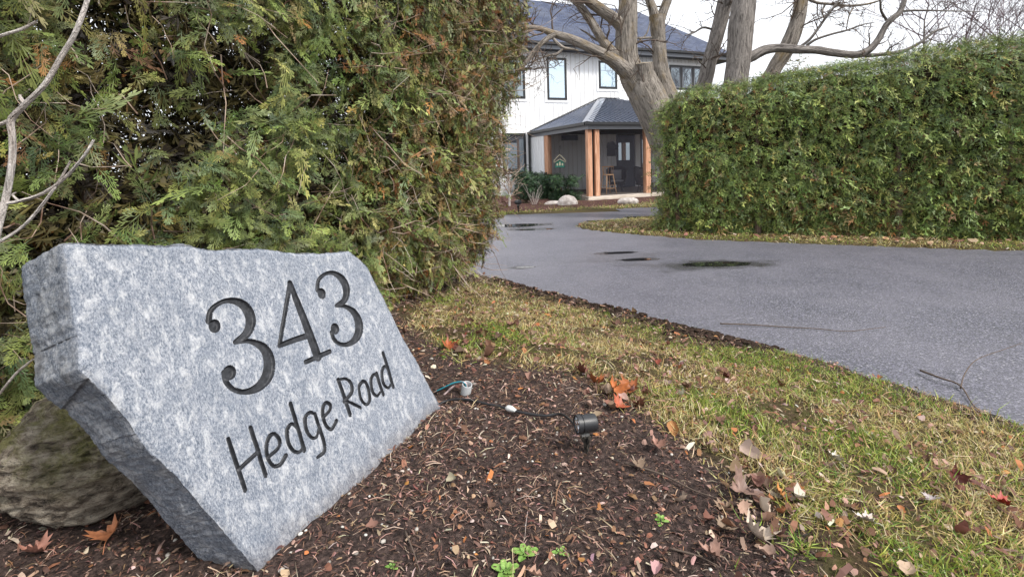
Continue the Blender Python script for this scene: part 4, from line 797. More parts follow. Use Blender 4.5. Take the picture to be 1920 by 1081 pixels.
def bare_tree(px_, Y, H, label, kids=4, lean=0.0, col=None):
    p = at(px_, 300, Y); b = np.array([p[0], p[1], 0.0]); t = thing('bare_tree', label, 'tree', b, 0, 'leafless trees beyond the clipped hedge'); P4 = [(b[0], b[1], -.05, .10), (b[0] + lean * .3, b[1], H * .25, .08), (b[0] + lean * .6, b[1] + .1, H * .5, .05), (b[0] + lean, b[1], H * .8, .02)]
    bark_obj('trunk', [P4], M_BARK2, t, b, 10, .08, 6); sd = []
    C = crom(P4, 8)
    for i in range(18):
        k = RNG.randint(7, len(C)); a = RNG.rand() * 6.28; el = .5 + .7 * RNG.rand(); sd.append((C[k, :3], np.array([math.cos(a) * math.cos(el), math.sin(a) * math.cos(el), math.sin(el)]), H * (.22 + .18 * RNG.rand()), .022))
    v, q = twig_set(sd, 3, .22, .62, 3, kids, .16, .005); tag(qmesh('crown_twigs', v, q, M_PURPLE, t, b), kind='stuff')
m = Mat('purple_brown_twig', (.13, .095, .105), .8, .2); M_PURPLE = m.m
for a in ((1745, 15.5, 6.6, 'nearest leafless tree rising behind the hedge where the low branch ends', 4, -.3), (1800, 19, 7.2, 'fine twiggy leafless tree left of the picture corner above the hedge', 4, .1), (1858, 18, 6.7, 'leafless tree second from the right edge above the hedge', 4, .2), (1925, 17.5, 6.6, 'leafless tree at the right edge of the photo above the hedge', 4, 0)): bare_tree(*a)
# small evergreen bushes showing over the hedge
def bush(name, label, cat, ctr, size, n, mats, leaf, group=None, trunk=True, box=False, cols=None):
    c = np.array(ctr, float); b = np.array([c[0], c[1], 0.0]); t = thing(name, label, cat, b, 0, group); d = unit(RNG.randn(n, 3)); r = RNG.rand(n) ** (1 / 2.2)
    if box: d = np.sign(d) * np.abs(d) ** .38
    P = d * r[:, None]; P = P * (1 + .9 * fbm3(P + c, 2.2, 3, 5))[:, None] * np.array(size) + c; k = (fbm3(P, 3.2, 3, 6) > -.14) & (P[:, 2] > .03); P = P[k]; N = unit(d[k] + .5 * RNG.randn(k.sum(), 3) + np.array([0, 0, .3]))
    TV, TQ = spray_T(5, 0, 3, .16)[:2]; X = unit(np.cross(N, RNG.randn(len(P), 3))); X = unit(X + .6 * N); Z = unit(np.cross(X, np.cross(N, X))); V, Q = instance(TV, TQ, P, X, np.cross(Z, X), Z, leaf * np.exp(RNG.randn(len(P)) * .3)[:, None])
    C = np.repeat(pick(cols or GREENS, [1] * len(cols or GREENS), len(P), .25), len(TQ), 0); qmesh('foliage', V, Q, M_CEDAR, t, b, col=C)
    for i in range(3):
        a = i * 2.1; pts = crom([(c[0] + .03 * i, c[1], -.03), (c[0] + .1 * math.cos(a), c[1] + .1 * math.sin(a), c[2] * .6), (c[0] + .35 * size[0] * math.cos(a), c[1] + .35 * size[1] * math.sin(a), c[2] + .3 * size[2])], 5); v, q = tube_np(pts, np.linspace(.035, .008, len(pts)), 6); qmesh('trunk', v, q, M_CEDARBARK, t, b)
    return t
OLIVE = [(.10, .12, .035), (.16, .15, .05), (.07, .09, .03), (.2, .16, .07)]
p = at(1486, 140, 16); bush('evergreen_bush', 'olive bush showing over the hedge under the scarred leaning trunk', 'bush', (p[0], p[1], p[2] - 1.5), (.75, .75, 1.85), 2600, None, .16, cols=OLIVE)
p = at(1425, 150, 17); bush('evergreen_bush', 'small dark bush between the thick grey trunk and the scarred trunk', 'bush', (p[0], p[1], p[2] - 1.6), (.5, .5, 1.8), 1800, None, .15, cols=OLIVE)
# yews, feeder and small plants by the porch
YEW = [(.018, .045, .020), (.03, .07, .028), (.05, .10, .035), (.014, .034, .018)]
for i, (y, sz, lab) in enumerate(((-4.0, .62, 'dark yew nearest the porch corner post'), (-3.0, .60, 'dark yew second from the porch corner post'), (-2.0, .60, 'dark yew below the hanging bird feeder'), (-.95, .58, 'dark yew beside the black downspout'))):
    p = hw(-.62, y, 0); bush('yew_shrub', lab, 'shrub', (p[0], p[1], .42 + .02 * i), (.50, .60, .47), 3000, None, .085, 'clipped yews along the side of the porch', box=True, cols=YEW)
p = onz(985, 383, 0.05); bush('evergreen_shrub', 'loose dark evergreen shrub below the ground floor window left of the porch', 'shrub', (p[0] + .02, p[1] + .35, .55), (.26, .26, .60), 700, None, .13, cols=YEW)
p = onz(955, 388, .05); b = np.array([p[0], p[1], .04]); t = thing('bare_sapling', 'thin leafless sapling in the mulch beside the hedge edge', 'sapling', b); P4 = [(b[0], b[1], 0, .035), (b[0] + .02, b[1], .5, .03), (b[0] - .02, b[1], 1.1, .022), (b[0], b[1], 1.9, .008)]
bark_obj('trunk', [P4], M_STEM, t, b, 8, .05, 9); v, q = twig_set(along(P4, 16, .5, .7), 1, .2, .6, 4, 3, .15, .004); qmesh('crown_twigs', v, q, M_DRYTWIG, t, b)
p = onz(1003, 385, .05); b = np.array([p[0], p[1], .04]); t = thing('bare_twig_shrub', 'low straw-coloured leafless shrub at the foot of the black downspout', 'shrub', b); v, q = twig_set([((b[0], b[1], 0), (.5 * RNG.randn(), .5 * RNG.randn(), 1), .55, .007) for _ in range(9)], 1, .3, .5, 4, 2, .12, .004); qmesh('stems', v, q, M_STEM, t, b)
# bird feeder on a shepherd's hook pole
q0 = onp(1050, 312, hw(-.28, 0, 0), HU); loc = (q0[0], q0[1], 0.05); f = thing('bird_feeder', 'green house-shaped bird feeder with a cream roof edge on a pole above the yews', 'bird feeder', loc, HA - .5)
f.scale = (.74, .74, 1.0); M_GRN = Mat('green_plastic', (.03, .21, .15), .5).m; M_CRM = Mat('cream_paint', (.72, .66, .48), .6).m; M_BRNR = Mat('brown_roof', (.12, .075, .06), .7).m; M_IRON = Mat('black_iron', (.02, .02, .02), .5).m
zb = q0[2] - .05 - .02; w = .20
MB().tube([(0, .0, 0), (0, 0, zb - .02)], .012, 8).build('pole', M_IRON, f); MB().box(-w - .04, w + .04, -.15, .15, zb - .02, zb + .03).build('tray', M_GRN, f, bevel=.008)
mb = MB(); mb.box(-w, w, -.10, .10, zb + .031, zb + .16); mb.add([(-w, -.1, zb + .161), (w, -.1, zb + .161), (0, -.1, zb + .27), (-w, .1, zb + .161), (w, .1, zb + .161), (0, .1, zb + .27)], [(0, 1, 2), (5, 4, 3), (0, 3, 4, 1), (1, 4, 5, 2), (2, 5, 3, 0)]); mb.build('body', M_GRN, f)
mb = MB()
for x in (-.12, 0, .12): mb.box(x - .035, x + .035, -.112, -.101, zb + .05, zb + .13 + (.05 if x == 0 else 0))
mb.build('window', M_CRM, f)
mb = MB()
for sg in (-1, 1):
    a = np.array([0, 0, zb + .44]); c = np.array([sg * .29, 0, zb + .22]); mb.add([a + [0, -.17, 0], c + [0, -.17, 0], c + [0, .17, 0], a + [0, .17, 0], a + [0, -.17, -.025], c + [0, -.17, -.025], c + [0, .17, -.025], a + [0, .17, -.025]], [(0, 1, 2, 3), (7, 6, 5, 4), (0, 4, 5, 1), (1, 5, 6, 2), (2, 6, 7, 3), (3, 7, 4, 0)])
mb.build('roof', M_BRNR, f); mb = MB()
for y in (-.178, .178):
    mb.tube([(-.30, y, zb + .20), (0, y, zb + .43), (.30, y, zb + .20)], .014, 6); mb.tube([(-.28, y * .8, zb + .16), (0, y * .8, zb + .27), (.28, y * .8, zb + .16)], .014, 6)
mb.build('roof_edge', M_CRM, f); MB().tube(crom([(0, 0, zb + .44), (-.02, 0, zb + .58), (.0, 0, zb + .72), (.06, 0, zb + .70), (.05, 0, zb + .62)], 5), .009, 6).build('hook', M_IRON, f, smooth=True)
# ================================================================== ADDRESS STONE
NUM = [[(.0654, .658, .009), (.0759, .6781, .0084), (.0934, .6918, .0071), (.1297, .6986, .0073), (.1663, .6856, .0118), (.1875, .6575, .0162), (.1882, .6193, .017), (.1633, .5885, .0132), (.1196, .5774, .006)], [(.1192, .5762, .0058), (.1627, .5649, .0073), (.1986, .5322, .0141), (.2059, .4916, .0198), (.1881, .4526, .0196), (.1502, .4319, .0137), (.1058, .4353, .008), (.0738, .4575, .0071), (.0608, .4873, .0081), (.0634, .5096, .0077)], [(.0782, .6407, .0174), (.0778, .6375, .0174)], [(.0789, .5039, .0197), (.0785, .5027, .0197)], [(.3664, .6943, .0095), (.3161, .6136, .0084), (.2586, .5228, .0073)], [(.3664, .6943, .011), (.3762, .56, .0156), (.3826, .4348, .0174)], [(.2548, .5175, .0077), (.3101, .5158, .0094), (.3806, .51, .0105)], [(.3289, .4354, .0081), (.4381, .4308, .0085)], [(.4704, .6436, .0088), (.491, .6766, .0082), (.5297, .691, .0066), (.5708, .6835, .0103), (.602, .6502, .018), (.6031, .6094, .0182), (.5755, .5766, .013), (.5296, .5703, .0058)], [(.5289, .5687, .0059), (.5723, .5536, .0082), (.606, .5188, .0163), (.6096, .4729, .0211), (.5835, .4372, .017), (.5364, .4242, .0099), (.4963, .4351, .0073), (.4733, .4601, .0086), (.4722, .4879, .0082)], [(.4848, .6288, .0191), (.4842, .6273, .0191)], [(.4925, .4954, .0191), (.4919, .4939, .019)]]
TXT = [[(.0208, .343, .0053), (.0218, .2742, .0056), (.023, .2025, .0053)], [(.0883, .3395, .0058), (.0888, .2709, .0058), (.0894, .2026, .0058)], [(.029, .2594, .0052), (.0905, .2713, .0054)], [(.1164, .2423, .0048), (.1485, .2477, .0052), (.1596, .264, .0058), (.151, .2883, .0048), (.1325, .29, .0059), (.1155, .2692, .0058), (.1105, .2391, .0052), (.1198, .212, .0045), (.141, .205, .0055), (.1643, .2165, .0061)], [(.2296, .3418, .0062), (.229, .2672, .0062), (.226, .1979, .0062)], [(.2311, .259, .0047), (.2147, .2865, .0044), (.1935, .2785, .0064), (.1839, .2454, .0059), (.1913, .2165, .0051), (.2077, .2032, .0045), (.2266, .2082, .0053)], [(.3024, .274, .004), (.2851, .2876, .0049), (.2628, .2789, .0064), (.255, .2465, .0059), (.2637, .2181, .0047), (.2815, .2109, .0046), (.2971, .2248, .0053)], [(.3024, .274, .0059), (.3023, .2257, .0059), (.2994, .1755, .0061), (.2896, .1574, .006), (.2629, .1558, .0044)], [(.33, .2507, .0049), (.3601, .2589, .0053), (.3683, .2727, .0061), (.3548, .2868, .0052), (.3364, .2749, .0065), (.3273, .2468, .0062), (.3314, .2168, .0054), (.3459, .2032, .0053), (.3727, .2164, .0062)], [(.433, .3306, .0068), (.4336, .2659, .0068), (.4345, .207, .0068)], [(.433, .3306, .0045), (.4648, .3212, .0046), (.4797, .2983, .007), (.4714, .2707, .007), (.4361, .2592, .0052), (.4263, .2573, .005)], [(.437, .2563, .0046), (.4878, .2055, .0047)], [(.5383, .2815, .0057), (.5124, .2716, .0065), (.5029, .2341, .0062), (.5166, .2043, .0046), (.5391, .209, .0066), (.5515, .2416, .0068), (.5497, .2714, .0061), (.5383, .2815, .005)], [(.6157, .2589, .005), (.6024, .2804, .0049), (.578, .2688, .0069), (.5677, .2301, .0067), (.5798, .2073, .0048), (.6016, .2105, .0046)], [(.6146, .278, .0071), (.6131, .2406, .007), (.6152, .1974, .0069)], [(.6801, .3323, .0075), (.6799, .2664, .0075), (.6784, .1987, .0075)], [(.6811, .2632, .0053), (.6669, .2853, .0051), (.6433, .2724, .0073), (.6329, .2338, .007), (.6489, .2081, .005), (.6742, .2124, .0048)]]
OUT = [(-.205, .931), (-.174, .928), (-.121, .916), (-.075, .908), (0, .891), (.07, .881), (.104, .864), (.158, .849), (.21, .843), (.302, .829), (.399, .798), (.536, .768), (.686, .751), (.724, .717), (.759, .669), (.77, .603), (.791, .528),
       (.81, .414), (.83, .327), (.859, .242), (.88, .14), (.906, .043), (.921, -.03), (.93, -.10), (.5, -.10), (.03, -.10), (-.001, -.004), (-.019, .045), (-.049, .128), (-.087, .229), (-.119, .322), (-.145, .383), (-.167, .434), (-.178, .478),
       (-.208, .575), (-.233, .623), (-.244, .646), (-.234, .679), (-.227, .752), (-.22, .813), (-.212, .876)]
B_ = math.radians(67.6); PH = math.radians(19.6)
ST = np.array([math.cos(B_), math.sin(B_), 0]); SS = math.cos(PH) * np.array([0, 0, 1.0]) + math.sin(PH) * np.array([-math.sin(B_), math.cos(B_), 0]); SN = np.cross(ST, SS)
SP = np.array([-.67593, 1.22311, .27])
SMAT = Matrix(((ST[0], SS[0], SN[0], SP[0]), (ST[1], SS[1], SN[1], SP[1]), (ST[2], SS[2], SN[2], SP[2]), (0, 0, 0, 1)))
def make_stone():
    o = np.array(OUT); dense = []
    for a, b in zip(o, np.roll(o, -1, 0)):
        k = max(2, int(np.hypot(*(b - a)) / .007)); dense += [a + (b - a) * t for t in np.arange(k) / k]
    o = np.array(dense); nrm = np.roll(o, -1, 0) - np.roll(o, 1, 0); nrm = unit(np.stack([nrm[:, 1], -nrm[:, 0]], 1))
    if ((o[:, 0] * np.roll(o[:, 1], -1) - o[:, 1] * np.roll(o[:, 0], -1)).sum()) < 0: nrm = -nrm
    o = o + nrm * (fbm2(o[:, 0], o[:, 1], 22, 4, 71) * .006 + fbm2(o[:, 0], o[:, 1], 120, 2, 72) * .003)[:, None]
    c = .0021; t = np.arange(-.28, .97, c); s = np.arange(-.13, .96, c); TT, SG = np.meshgrid(t, s, indexing='ij')
    D = np.full(TT.shape, 1e9); NX = np.zeros(TT.shape); NY = np.zeros(TT.shape)
    for a, b in zip(o, np.roll(o, -1, 0)):                      # distance to the outline, only near each piece
        i0, i1 = np.searchsorted(t, [min(a[0], b[0]) - .012, max(a[0], b[0]) + .012]); j0, j1 = np.searchsorted(s, [min(a[1], b[1]) - .012, max(a[1], b[1]) + .012])
        x = TT[i0:i1, j0:j1]; y = SG[i0:i1, j0:j1]; d = b - a; L = d @ d; k = np.clip(((x - a[0]) * d[0] + (y - a[1]) * d[1]) / L, 0, 1)
        px = a[0] + k * d[0]; py = a[1] + k * d[1]; dd = np.hypot(x - px, y - py); w = dd < D[i0:i1, j0:j1]
        D[i0:i1, j0:j1][w] = dd[w]; NX[i0:i1, j0:j1][w] = px[w]; NY[i0:i1, j0:j1][w] = py[w]
    ins = inpoly(TT, SG, o); snap = D < .62 * c
    X = np.where(snap, NX, TT); Y = np.where(snap, NY, SG); ok = ins | snap
    def sdf(strokes, TH=1.0):
        G = np.full(TT.shape, .03)
        for st in strokes:
            P = crom(st, 7) if len(st) > 2 else np.array(st)
            for a, b in zip(P[:-1], P[1:]):
                a = a * np.array([1, 1, TH]); b = b * np.array([1, 1, TH]); r = max(a[2], b[2]) + .02; i0, i1 = np.searchsorted(t, [min(a[0], b[0]) - r, max(a[0], b[0]) + r]); j0, j1 = np.searchsorted(s, [min(a[1], b[1]) - r, max(a[1], b[1]) + r])
                x = TT[i0:i1, j0:j1]; y = SG[i0:i1, j0:j1]; d = (b - a)[:2]; L = max(d @ d, 1e-10); k = np.clip(((x - a[0]) * d[0] + (y - a[1]) * d[1]) / L, 0, 1)
                v = np.hypot(x - a[0] - k * d[0], y - a[1] - k * d[1]) - (a[2] + k * (b[2] - a[2])); G[i0:i1, j0:j1] = np.minimum(G[i0:i1, j0:j1], v)
        return G
    G1 = sdf(NUM); G2 = sdf(TXT, 1.16); G = np.minimum(G1, G2); gx_, gy_ = np.gradient(G, c); gl = np.maximum(np.hypot(gx_, gy_), .3)
    sn = (np.abs(G) < .6 * c) & ~snap; X = np.where(sn, TT - G * gx_ / gl ** 2, X); Y = np.where(sn, SG - G * gy_ / gl ** 2, Y); Gs = np.where(sn, 0, G)
    relief = fbm2(TT, SG, 9, 3, 73) * .006 + fbm2(TT, SG, 60, 3, 74) * .0016
    rim = -.006 * sstep(.012, 0, np.where(ins, D, 0)) * (.4 + 1.2 * (fbm2(TT, SG, 30, 2, 75) + .5))
    depth = -.0095 * sstep(0, .0042, -Gs); Z = relief + rim + depth + np.where(Gs < -.003, .0006 * fbm2(TT, SG, 200, 2, 76), 0)
    n0, n1 = TT.shape; q = np.arange(n0 - 1)[:, None] * n1 + np.arange(n1 - 1)[None]; Q = np.stack([q, q + n1, q + n1 + 1, q + 1], -1).reshape(-1, 4)
    Q = Q[ok.ravel()[Q].all(1)]; V = np.stack([X, Y, Z], -1).reshape(-1, 3)
    E = np.sort(np.stack([Q, np.roll(Q, -1, 1)], -1).reshape(-1, 2), 1); Ed = np.stack([Q, np.roll(Q, -1, 1)], -1).reshape(-1, 2)
    key = E[:, 0].astype(np.int64) * V.shape[0] + E[:, 1]; u, inv, cnt = np.unique(key, return_inverse=True, return_counts=True); bd = Ed[cnt[inv] == 1]
    nxt = {}
    for a, b in bd: nxt.setdefault(int(a), []).append(int(b))
    best = []
    seen = set()
    for st in list(nxt):
        if st in seen: continue
        loop = [st]; seen.add(st); cur = st
        while True:
            c2 = [k for k in nxt.get(cur, []) if k not in seen]
            if not c2: break
            cur = c2[0]; seen.add(cur); loop.append(cur)
        if len(loop) > len(best): best = loop
    Lp = np.array(best); P = V[Lp]
    Ps = P.copy()
    for _ in range(6): Ps = (np.roll(Ps, 1, 0) + Ps + np.roll(Ps, -1, 0)) / 3
    tg = unit(np.roll(Ps, -3, 0) - np.roll(Ps, 3, 0))[:, :2]; on = np.stack([tg[:, 1], -tg[:, 0]], 1)
    m_ = len(Lp); rings = []
    for k, nz in enumerate(np.concatenate([[-.004, -.009, -.016], np.linspace(-.026, -.185, 26), [-.197, -.2]])):
        p3 = np.stack([P[:, 0], P[:, 1], np.full(m_, nz)], 1); w = sstep(0, .02, -nz)
        off = w * (.006 + .011 * fbm3(p3 * np.array([1, 1, 1.6]), 6, 3, 4) + .008 * fbm3(p3 * np.array([1, .5, 1]), 26, 3, 5) + .006 * fbm3(p3, 80, 2, 6))
        left = (P[:, 0] < .05) & (P[:, 1] < .62 + .05 * nz / .2 + .0 * P[:, 0]); off = off - .007 * w * left
        if nz < -.19: off = off - (.006 if nz > -.199 else .02)
        r = p3.copy(); r[:, :2] += on * off[:, None]; r[:, 2] += w * .006 * fbm3(p3, 30, 2, 8); rings.append(r)
    allV = np.vstack([V] + rings); base = len(V); sq = []; j = np.arange(m_); j2 = (j + 1) % m_
    prev = Lp
    for k in range(len(rings)):
        cur = base + k * m_ + j; sq.append(np.stack([prev, cur, cur[j2], prev[j2]], -1)); prev = cur
    side = np.vstack(sq)
    lab = np.zeros(len(Q), int); gm1 = np.where(sn, 0, G1).ravel()[Q].mean(1); gm2 = np.where(sn, 0, G2).ravel()[Q].mean(1)
    lab[gm1 < 0] = 1; lab[gm2 < 0] = 2
    def compact(q):
        u = np.unique(q); r = np.zeros(len(allV), int); r[u] = np.arange(len(u)); return allV[u], r[q]
    M1 = stone_mat('granite_face', 1.0); M2 = stone_mat('granite_broken_edge', .98)
    body = np.vstack([Q[lab == 0], side]); Vb, Qb = compact(body)
    ob = qmesh('address_stone', Vb, Qb, M1, smooth=True); ob.data.materials.append(M2)
    mi = np.zeros(len(Qb), np.int32); mi[(lab == 0).sum():] = 1; ob.data.polygons.foreach_set('material_index', mi)
    import bmesh
    bm = bmesh.new(); bm.from_mesh(ob.data); bm.verts.ensure_lookup_table()
    ends = [v for v in bm.verts if v.co.z < -.15 and v.is_boundary]
    es = list({e for v in ends for e in v.link_edges if e.is_boundary})
    try:
        r = bmesh.ops.triangle_fill(bm, edges=es, use_beauty=True)
        for f_ in r['geom']:
            if isinstance(f_, bmesh.types.BMFace): f_.material_index = 1
    except Exception as ex: print('back fill', ex)
    bm.to_mesh(ob.data); bm.free()
    ob.matrix_world = SMAT
    tag(ob, 'leaning slab of grey granite carved with 343 Hedge Road in front of the cedar hedge', 'address stone')
    mp = Mat('black_letter_paint', (.017, .018, .022), .5, .4); mp.base(mp.ramp(mp.noise(mp.co(), 45, 5, .7), [(.38, (.010, .011, .014)), (.6, (.03, .032, .038)), (.75, (.085, .085, .09))])); mp.bump(mp.noise(mp.co(), 160, 3), .0015, .8)
    for i, nm in ((1, 'engraved_number'), (2, 'engraved_street_name')):
        Vl, Ql = compact(Q[lab == i]); qmesh(nm, Vl, Ql, mp.m, parent=ob, smooth=True)
    return ob
def stone_mat(name, k):
    m = Mat(name, rough=.78, spec=.3); v = m.co((1, 1, 1)); vs = m.co((1, .5, .6), rot=(0, 0, math.radians(-12)))
    a = m.noise(vs, 230, 6, .8, .2); b = m.noise(vs, 42, 6, .68, .5); c = m.noise(vs, 9, 5, .65, .6); d = m.noise(v, 330, 4, .7)
    col = m.ramp(a, [(.30, (.038 * k, .047 * k, .066 * k)), (.43, (.125 * k, .148 * k, .19 * k)), (.53, (.245 * k, .265 * k, .305 * k)), (.68, (.48 * k, .495 * k, .53 * k))])
    col = m.mix(m.math('MULTIPLY', m.g(b, .49, .65), .75), col, m.mix(.62, col, (.66 * k, .66 * k, .67 * k)))
    col = m.mix(m.math('MULTIPLY', m.g(c, .52, .36), .55), col, m.mix(.6, col, (.10 * k, .125 * k, .17 * k)))
    col = m.mix(m.math('MULTIPLY', m.g(m.noise(v, 13, 5, .65),   .62, .74), .55), col, (.66 * k, .66 * k, .65 * k))
    col = m.mix(m.math('MULTIPLY', m.g(d, .58, .72), .8), col, (.035, .037, .045))
    ob_ = m.n('ShaderNodeSeparateXYZ'); m.l(v, ob_.inputs[0]); lowm = m.math('MULTIPLY', m.g(m.math('ADD', ob_.outputs[1], m.math('MULTIPLY', m.noise(v, 16, 4), .10)), .125, .03), .55); col = m.mix(lowm, col, (.10, .075, .06))      # soil splashed up the foot of the slab
    if k < 1:
        e = m.noise(m.co((1, 1, 1)), 11, 4); col = m.mix(m.math('MULTIPLY', m.g(e, .5, .7), .5), col, (.12, .105, .085))
    m.base(col); m.bump(m.math('ADD', a, m.math('MULTIPLY', d, .5)), .004 if k == 1 else .012, .7); return m.m
make_stone()

# ------------------------------------------------------------------ boulders
def rock(name, loc, size, rz, mat, label, seed, sub=5, amp=.16, strata=0.0, group=None):
    V, Fc = ico(sub); n = V + 0
    d = 1 + amp * 1.6 * fbm3(V, 1.3, 4, seed) + amp * .55 * fbm3(V, 5, 3, seed + 3)
    if strata: d = d + strata * np.abs(fbm3(V * np.array([.6, .6, 3.2]), 2.4, 3, seed + 5)) * 1.4 - strata * .3 + .03 * fbm3(V * np.array([1, 1, 4]), 7, 3, seed + 7)
    d = d + .05 * fbm3(n * np.array([1, 1, 1.8]), 13, 4, seed + 9) - .05 * sstep(.06, 0, np.abs(fbm3(n * np.array([.7, .7, 2.6]), 3.4, 3, seed + 11))); V = V * d[:, None]; V[:, 2] = np.maximum(V[:, 2], -.75)
    V = V * np.array(size); c, s_ = math.cos(rz), math.sin(rz)
    V = np.stack([V[:, 0] * c - V[:, 1] * s_, V[:, 0] * s_ + V[:, 1] * c, V[:, 2]], 1)
    o = MB().add(V, Fc).build(name, mat, smooth=True); o.location = loc; return tag(o, label, 'boulder', group)
m = Mat('mossy_rock', rough=.85, spec=.25); v = m.co(); nn = m.noise(m.co((1, 1, 2.6)), 16, 8, .75, .3); n2 = m.noise(v, 8, 6, .7); n3 = m.noise(v, 130, 5, .75)
c = m.ramp(nn, [(.36, (.045, .037, .03)), (.48, (.38, .31, .24)), (.60, (.74, .65, .52))])
geo = m.n('ShaderNodeSeparateXYZ'); m.l(m.n('ShaderNodeTexCoord').outputs['Object'], geo.inputs[0]); up = m.g(geo.outputs[2], -.06, .1)
c = m.mix(m.math('MULTIPLY', m.math('MULTIPLY', m.g(n2, .42, .60), up), .75), c, m.mix(m.g(n3, .4, .65), (.18, .19, .04), (.44, .42, .13)))
c = m.mix(m.g(n3, .60, .70), c, m.mix(.6, c, (.55, .52, .44))); c = m.mix(m.g(n3, .42, .34), c, m.mix(.7, c, (.03, .025, .02))); m.base(c); m.bump(m.math('ADD', nn, m.math('MULTIPLY', n3, .7)), .08, 1); M_MOSS = m.m
p = (-1.36, 1.62, .27)
rock('mossy_boulder', (p[0], p[1], .27 + .155), (.315, .29, .235), .5, M_MOSS, 'round mossy brown boulder behind the leaning granite slab', 3, sub=6, amp=.15, strata=.2)

# ------------------------------------------------------------------ garden spotlight, cable, conduit
m = Mat('black_powder_coat', (.018, .019, .022), .42, .5); m.bump(m.noise(m.co(), 500, 2), .0006, .5); M_BLACK = m.m
M_LENS = Mat('lamp_glass', (.55, .58, .62), .12, .6).m
M_CHROME = Mat('reflector', (.75, .76, .78), .18, .5, 1.0).m
M_GREYP = Mat('grey_bracket', (.20, .195, .185), .5, .4).m
m = Mat('dirty_black_plastic', (.02, .02, .02), .6, .35); m.base(m.ramp(m.noise(m.co(), 60, 4), [(.4, (.014, .014, .014)), (.7, (.09, .075, .06))])); M_BLKP = m.m
def spotlight(loc, k, az, label, group):
    t = thing('garden_spotlight', label, 'spotlight', loc, az, group)
    rot = Matrix.Translation((0, 0, .118 * k)) @ Matrix.Rotation(math.radians(88), 4, 'Y')          # axis along +x, lens at +x
    prof = [(.0, -.048), (.030, -.048), (.037, -.044), (.039, -.038), (.039, .020), (.0365, .022), (.0365, .026), (.0415, .028), (.0415, .046), (.040, .048), (.0365, .048), (.0355, .040), (.001, .040)]
    MB().lathe([(r * k, z * k) for r, z in prof], rot, 40).build('lamp_head', M_BLACK, t, smooth=True).modifiers.new('e', 'EDGE_SPLIT').split_angle = math.radians(35)
    MB().lathe([(.0355 * k, .0405 * k), (.033 * k, .0425 * k), (.001, .0435 * k)], rot, 32).build('lens', M_LENS, t, smooth=True)
    mb = MB()
    for a in range(3):
        q = rot @ Matrix.Translation((.016 * k * math.cos(a * 2.09 + .5), .016 * k * math.sin(a * 2.09 + .5), 0)); mb.lathe([(.0125 * k, .0432 * k), (.0125 * k, .0462 * k), (.009 * k, .0462 * k), (.005 * k, .0445 * k), (.0005, .0445 * k)], q, 16)
    mb.build('reflector_cup', M_CHROME, t, smooth=True)
    mb = MB(); mb.box(-.012 * k, .026 * k, -.011 * k, .011 * k, .062 * k, .074 * k); mb.box(-.006 * k, .012 * k, -.004 * k, .004 * k, .072 * k, .084 * k)
    mb.lathe([(.001, -.0135 * k), (.005 * k, -.0135 * k), (.005 * k, .0135 * k), (.001, .0135 * k)], Matrix.Translation((.004 * k, 0, .068 * k)) @ Matrix.Rotation(math.pi / 2, 4, 'X'), 10); mb.build('bracket', M_GREYP, t, bevel=.0015 * k)
    mb = MB()                                                                                        # cross-shaped tapering ground spike
    for ax in (0, 1):
        w = .003 * k
        for sg in (-1, 1):
            P = [(0, .062), (.029 * sg, .060), (.027 * sg, .050), (.013 * sg, .025), (.010 * sg, -.03), (.003 * sg, -.09), (0, -.095)]
            V = [((x * k, y * w / .003 * .003 / w * 0 + yy, z * k) if ax == 0 else (yy, x * k, z * k)) for yy in (-w, w) for x, z in P for y in (0,)]
            n = len(P); mb.add(V, [tuple(range(n)), tuple(range(n, 2 * n))[::-1]] + [(i, (i + 1) % n, n + (i + 1) % n, n + i) for i in range(n)])
    mb.box(-.016 * k, .016 * k, -.016 * k, .016 * k, .055 * k, .0635 * k); mb.build('spike', M_BLKP, t, bevel=.001 * k)
    return t
sp = gp(1100, 846)
spotlight((sp[0], sp[1], sp[2] + .012), .77, math.radians(194), 'black cylinder spotlight on a spike in the mulch aimed at the granite slab', None)
def on_ground(pts, lift): return np.array([(*(g := gp(x, y))[:2], g[2] + lift + dz) for x, y, dz in pts])
pc = on_ground([(812, 765, -.01), (835, 756, .004), (870, 753, .006), (910, 762, .008), (940, 770, .012), (975, 780, .012), (1020, 786, .01), (1055, 791, .025)], .006)
head = np.array([sp[0], sp[1], sp[2] + .035]); pc = np.vstack([pc, head + np.array([-.023, -.006, .047])])
M_CABLE = Mat('black_rubber_cable', (.02, .02, .022), .5, .4).m; M_WHITE = Mat('white_plastic', (.62, .64, .62), .45).m
cab = tag(MB().tube(crom(pc, 8), .0052, 8).build('lamp_cable', M_CABLE, smooth=True), 'black cable with a pale connector lying on the mulch beside the spotlight', 'cable')
a, b = pc[4], pc[5]; cc = crom([a * .75 + b * .25, (a + b) / 2 + np.array([0, 0, .004]), a * .2 + b * .8], 6)
MB().tube(cc, np.interp(np.linspace(0, 1, len(cc)), [0, .25, .6, 1], [.006, .012, .012, .006]), 10).build('connector', M_WHITE, cab, smooth=True)
q = gp(874, 737); k = .025
t = thing('conduit_stub', 'short grey plastic pipe end with coloured wires beside the granite slab', 'conduit', q)
rot = Matrix.Translation((0, 0, .012)) @ Matrix.Rotation(math.radians(14), 4, 'X') @ Matrix.Rotation(math.radians(12), 4, 'Y')
M_PVC = Mat('grey_pvc', (.40, .41, .42), .5).m
MB().lathe([(.023, -.06), (.023, .035), (.0225, .036), (.0195, .036), (.019, .034), (.019, -.06)], rot, 28).build('pipe', M_PVC, t, smooth=True).modifiers.new('e', 'EDGE_SPLIT').split_angle = math.radians(40)
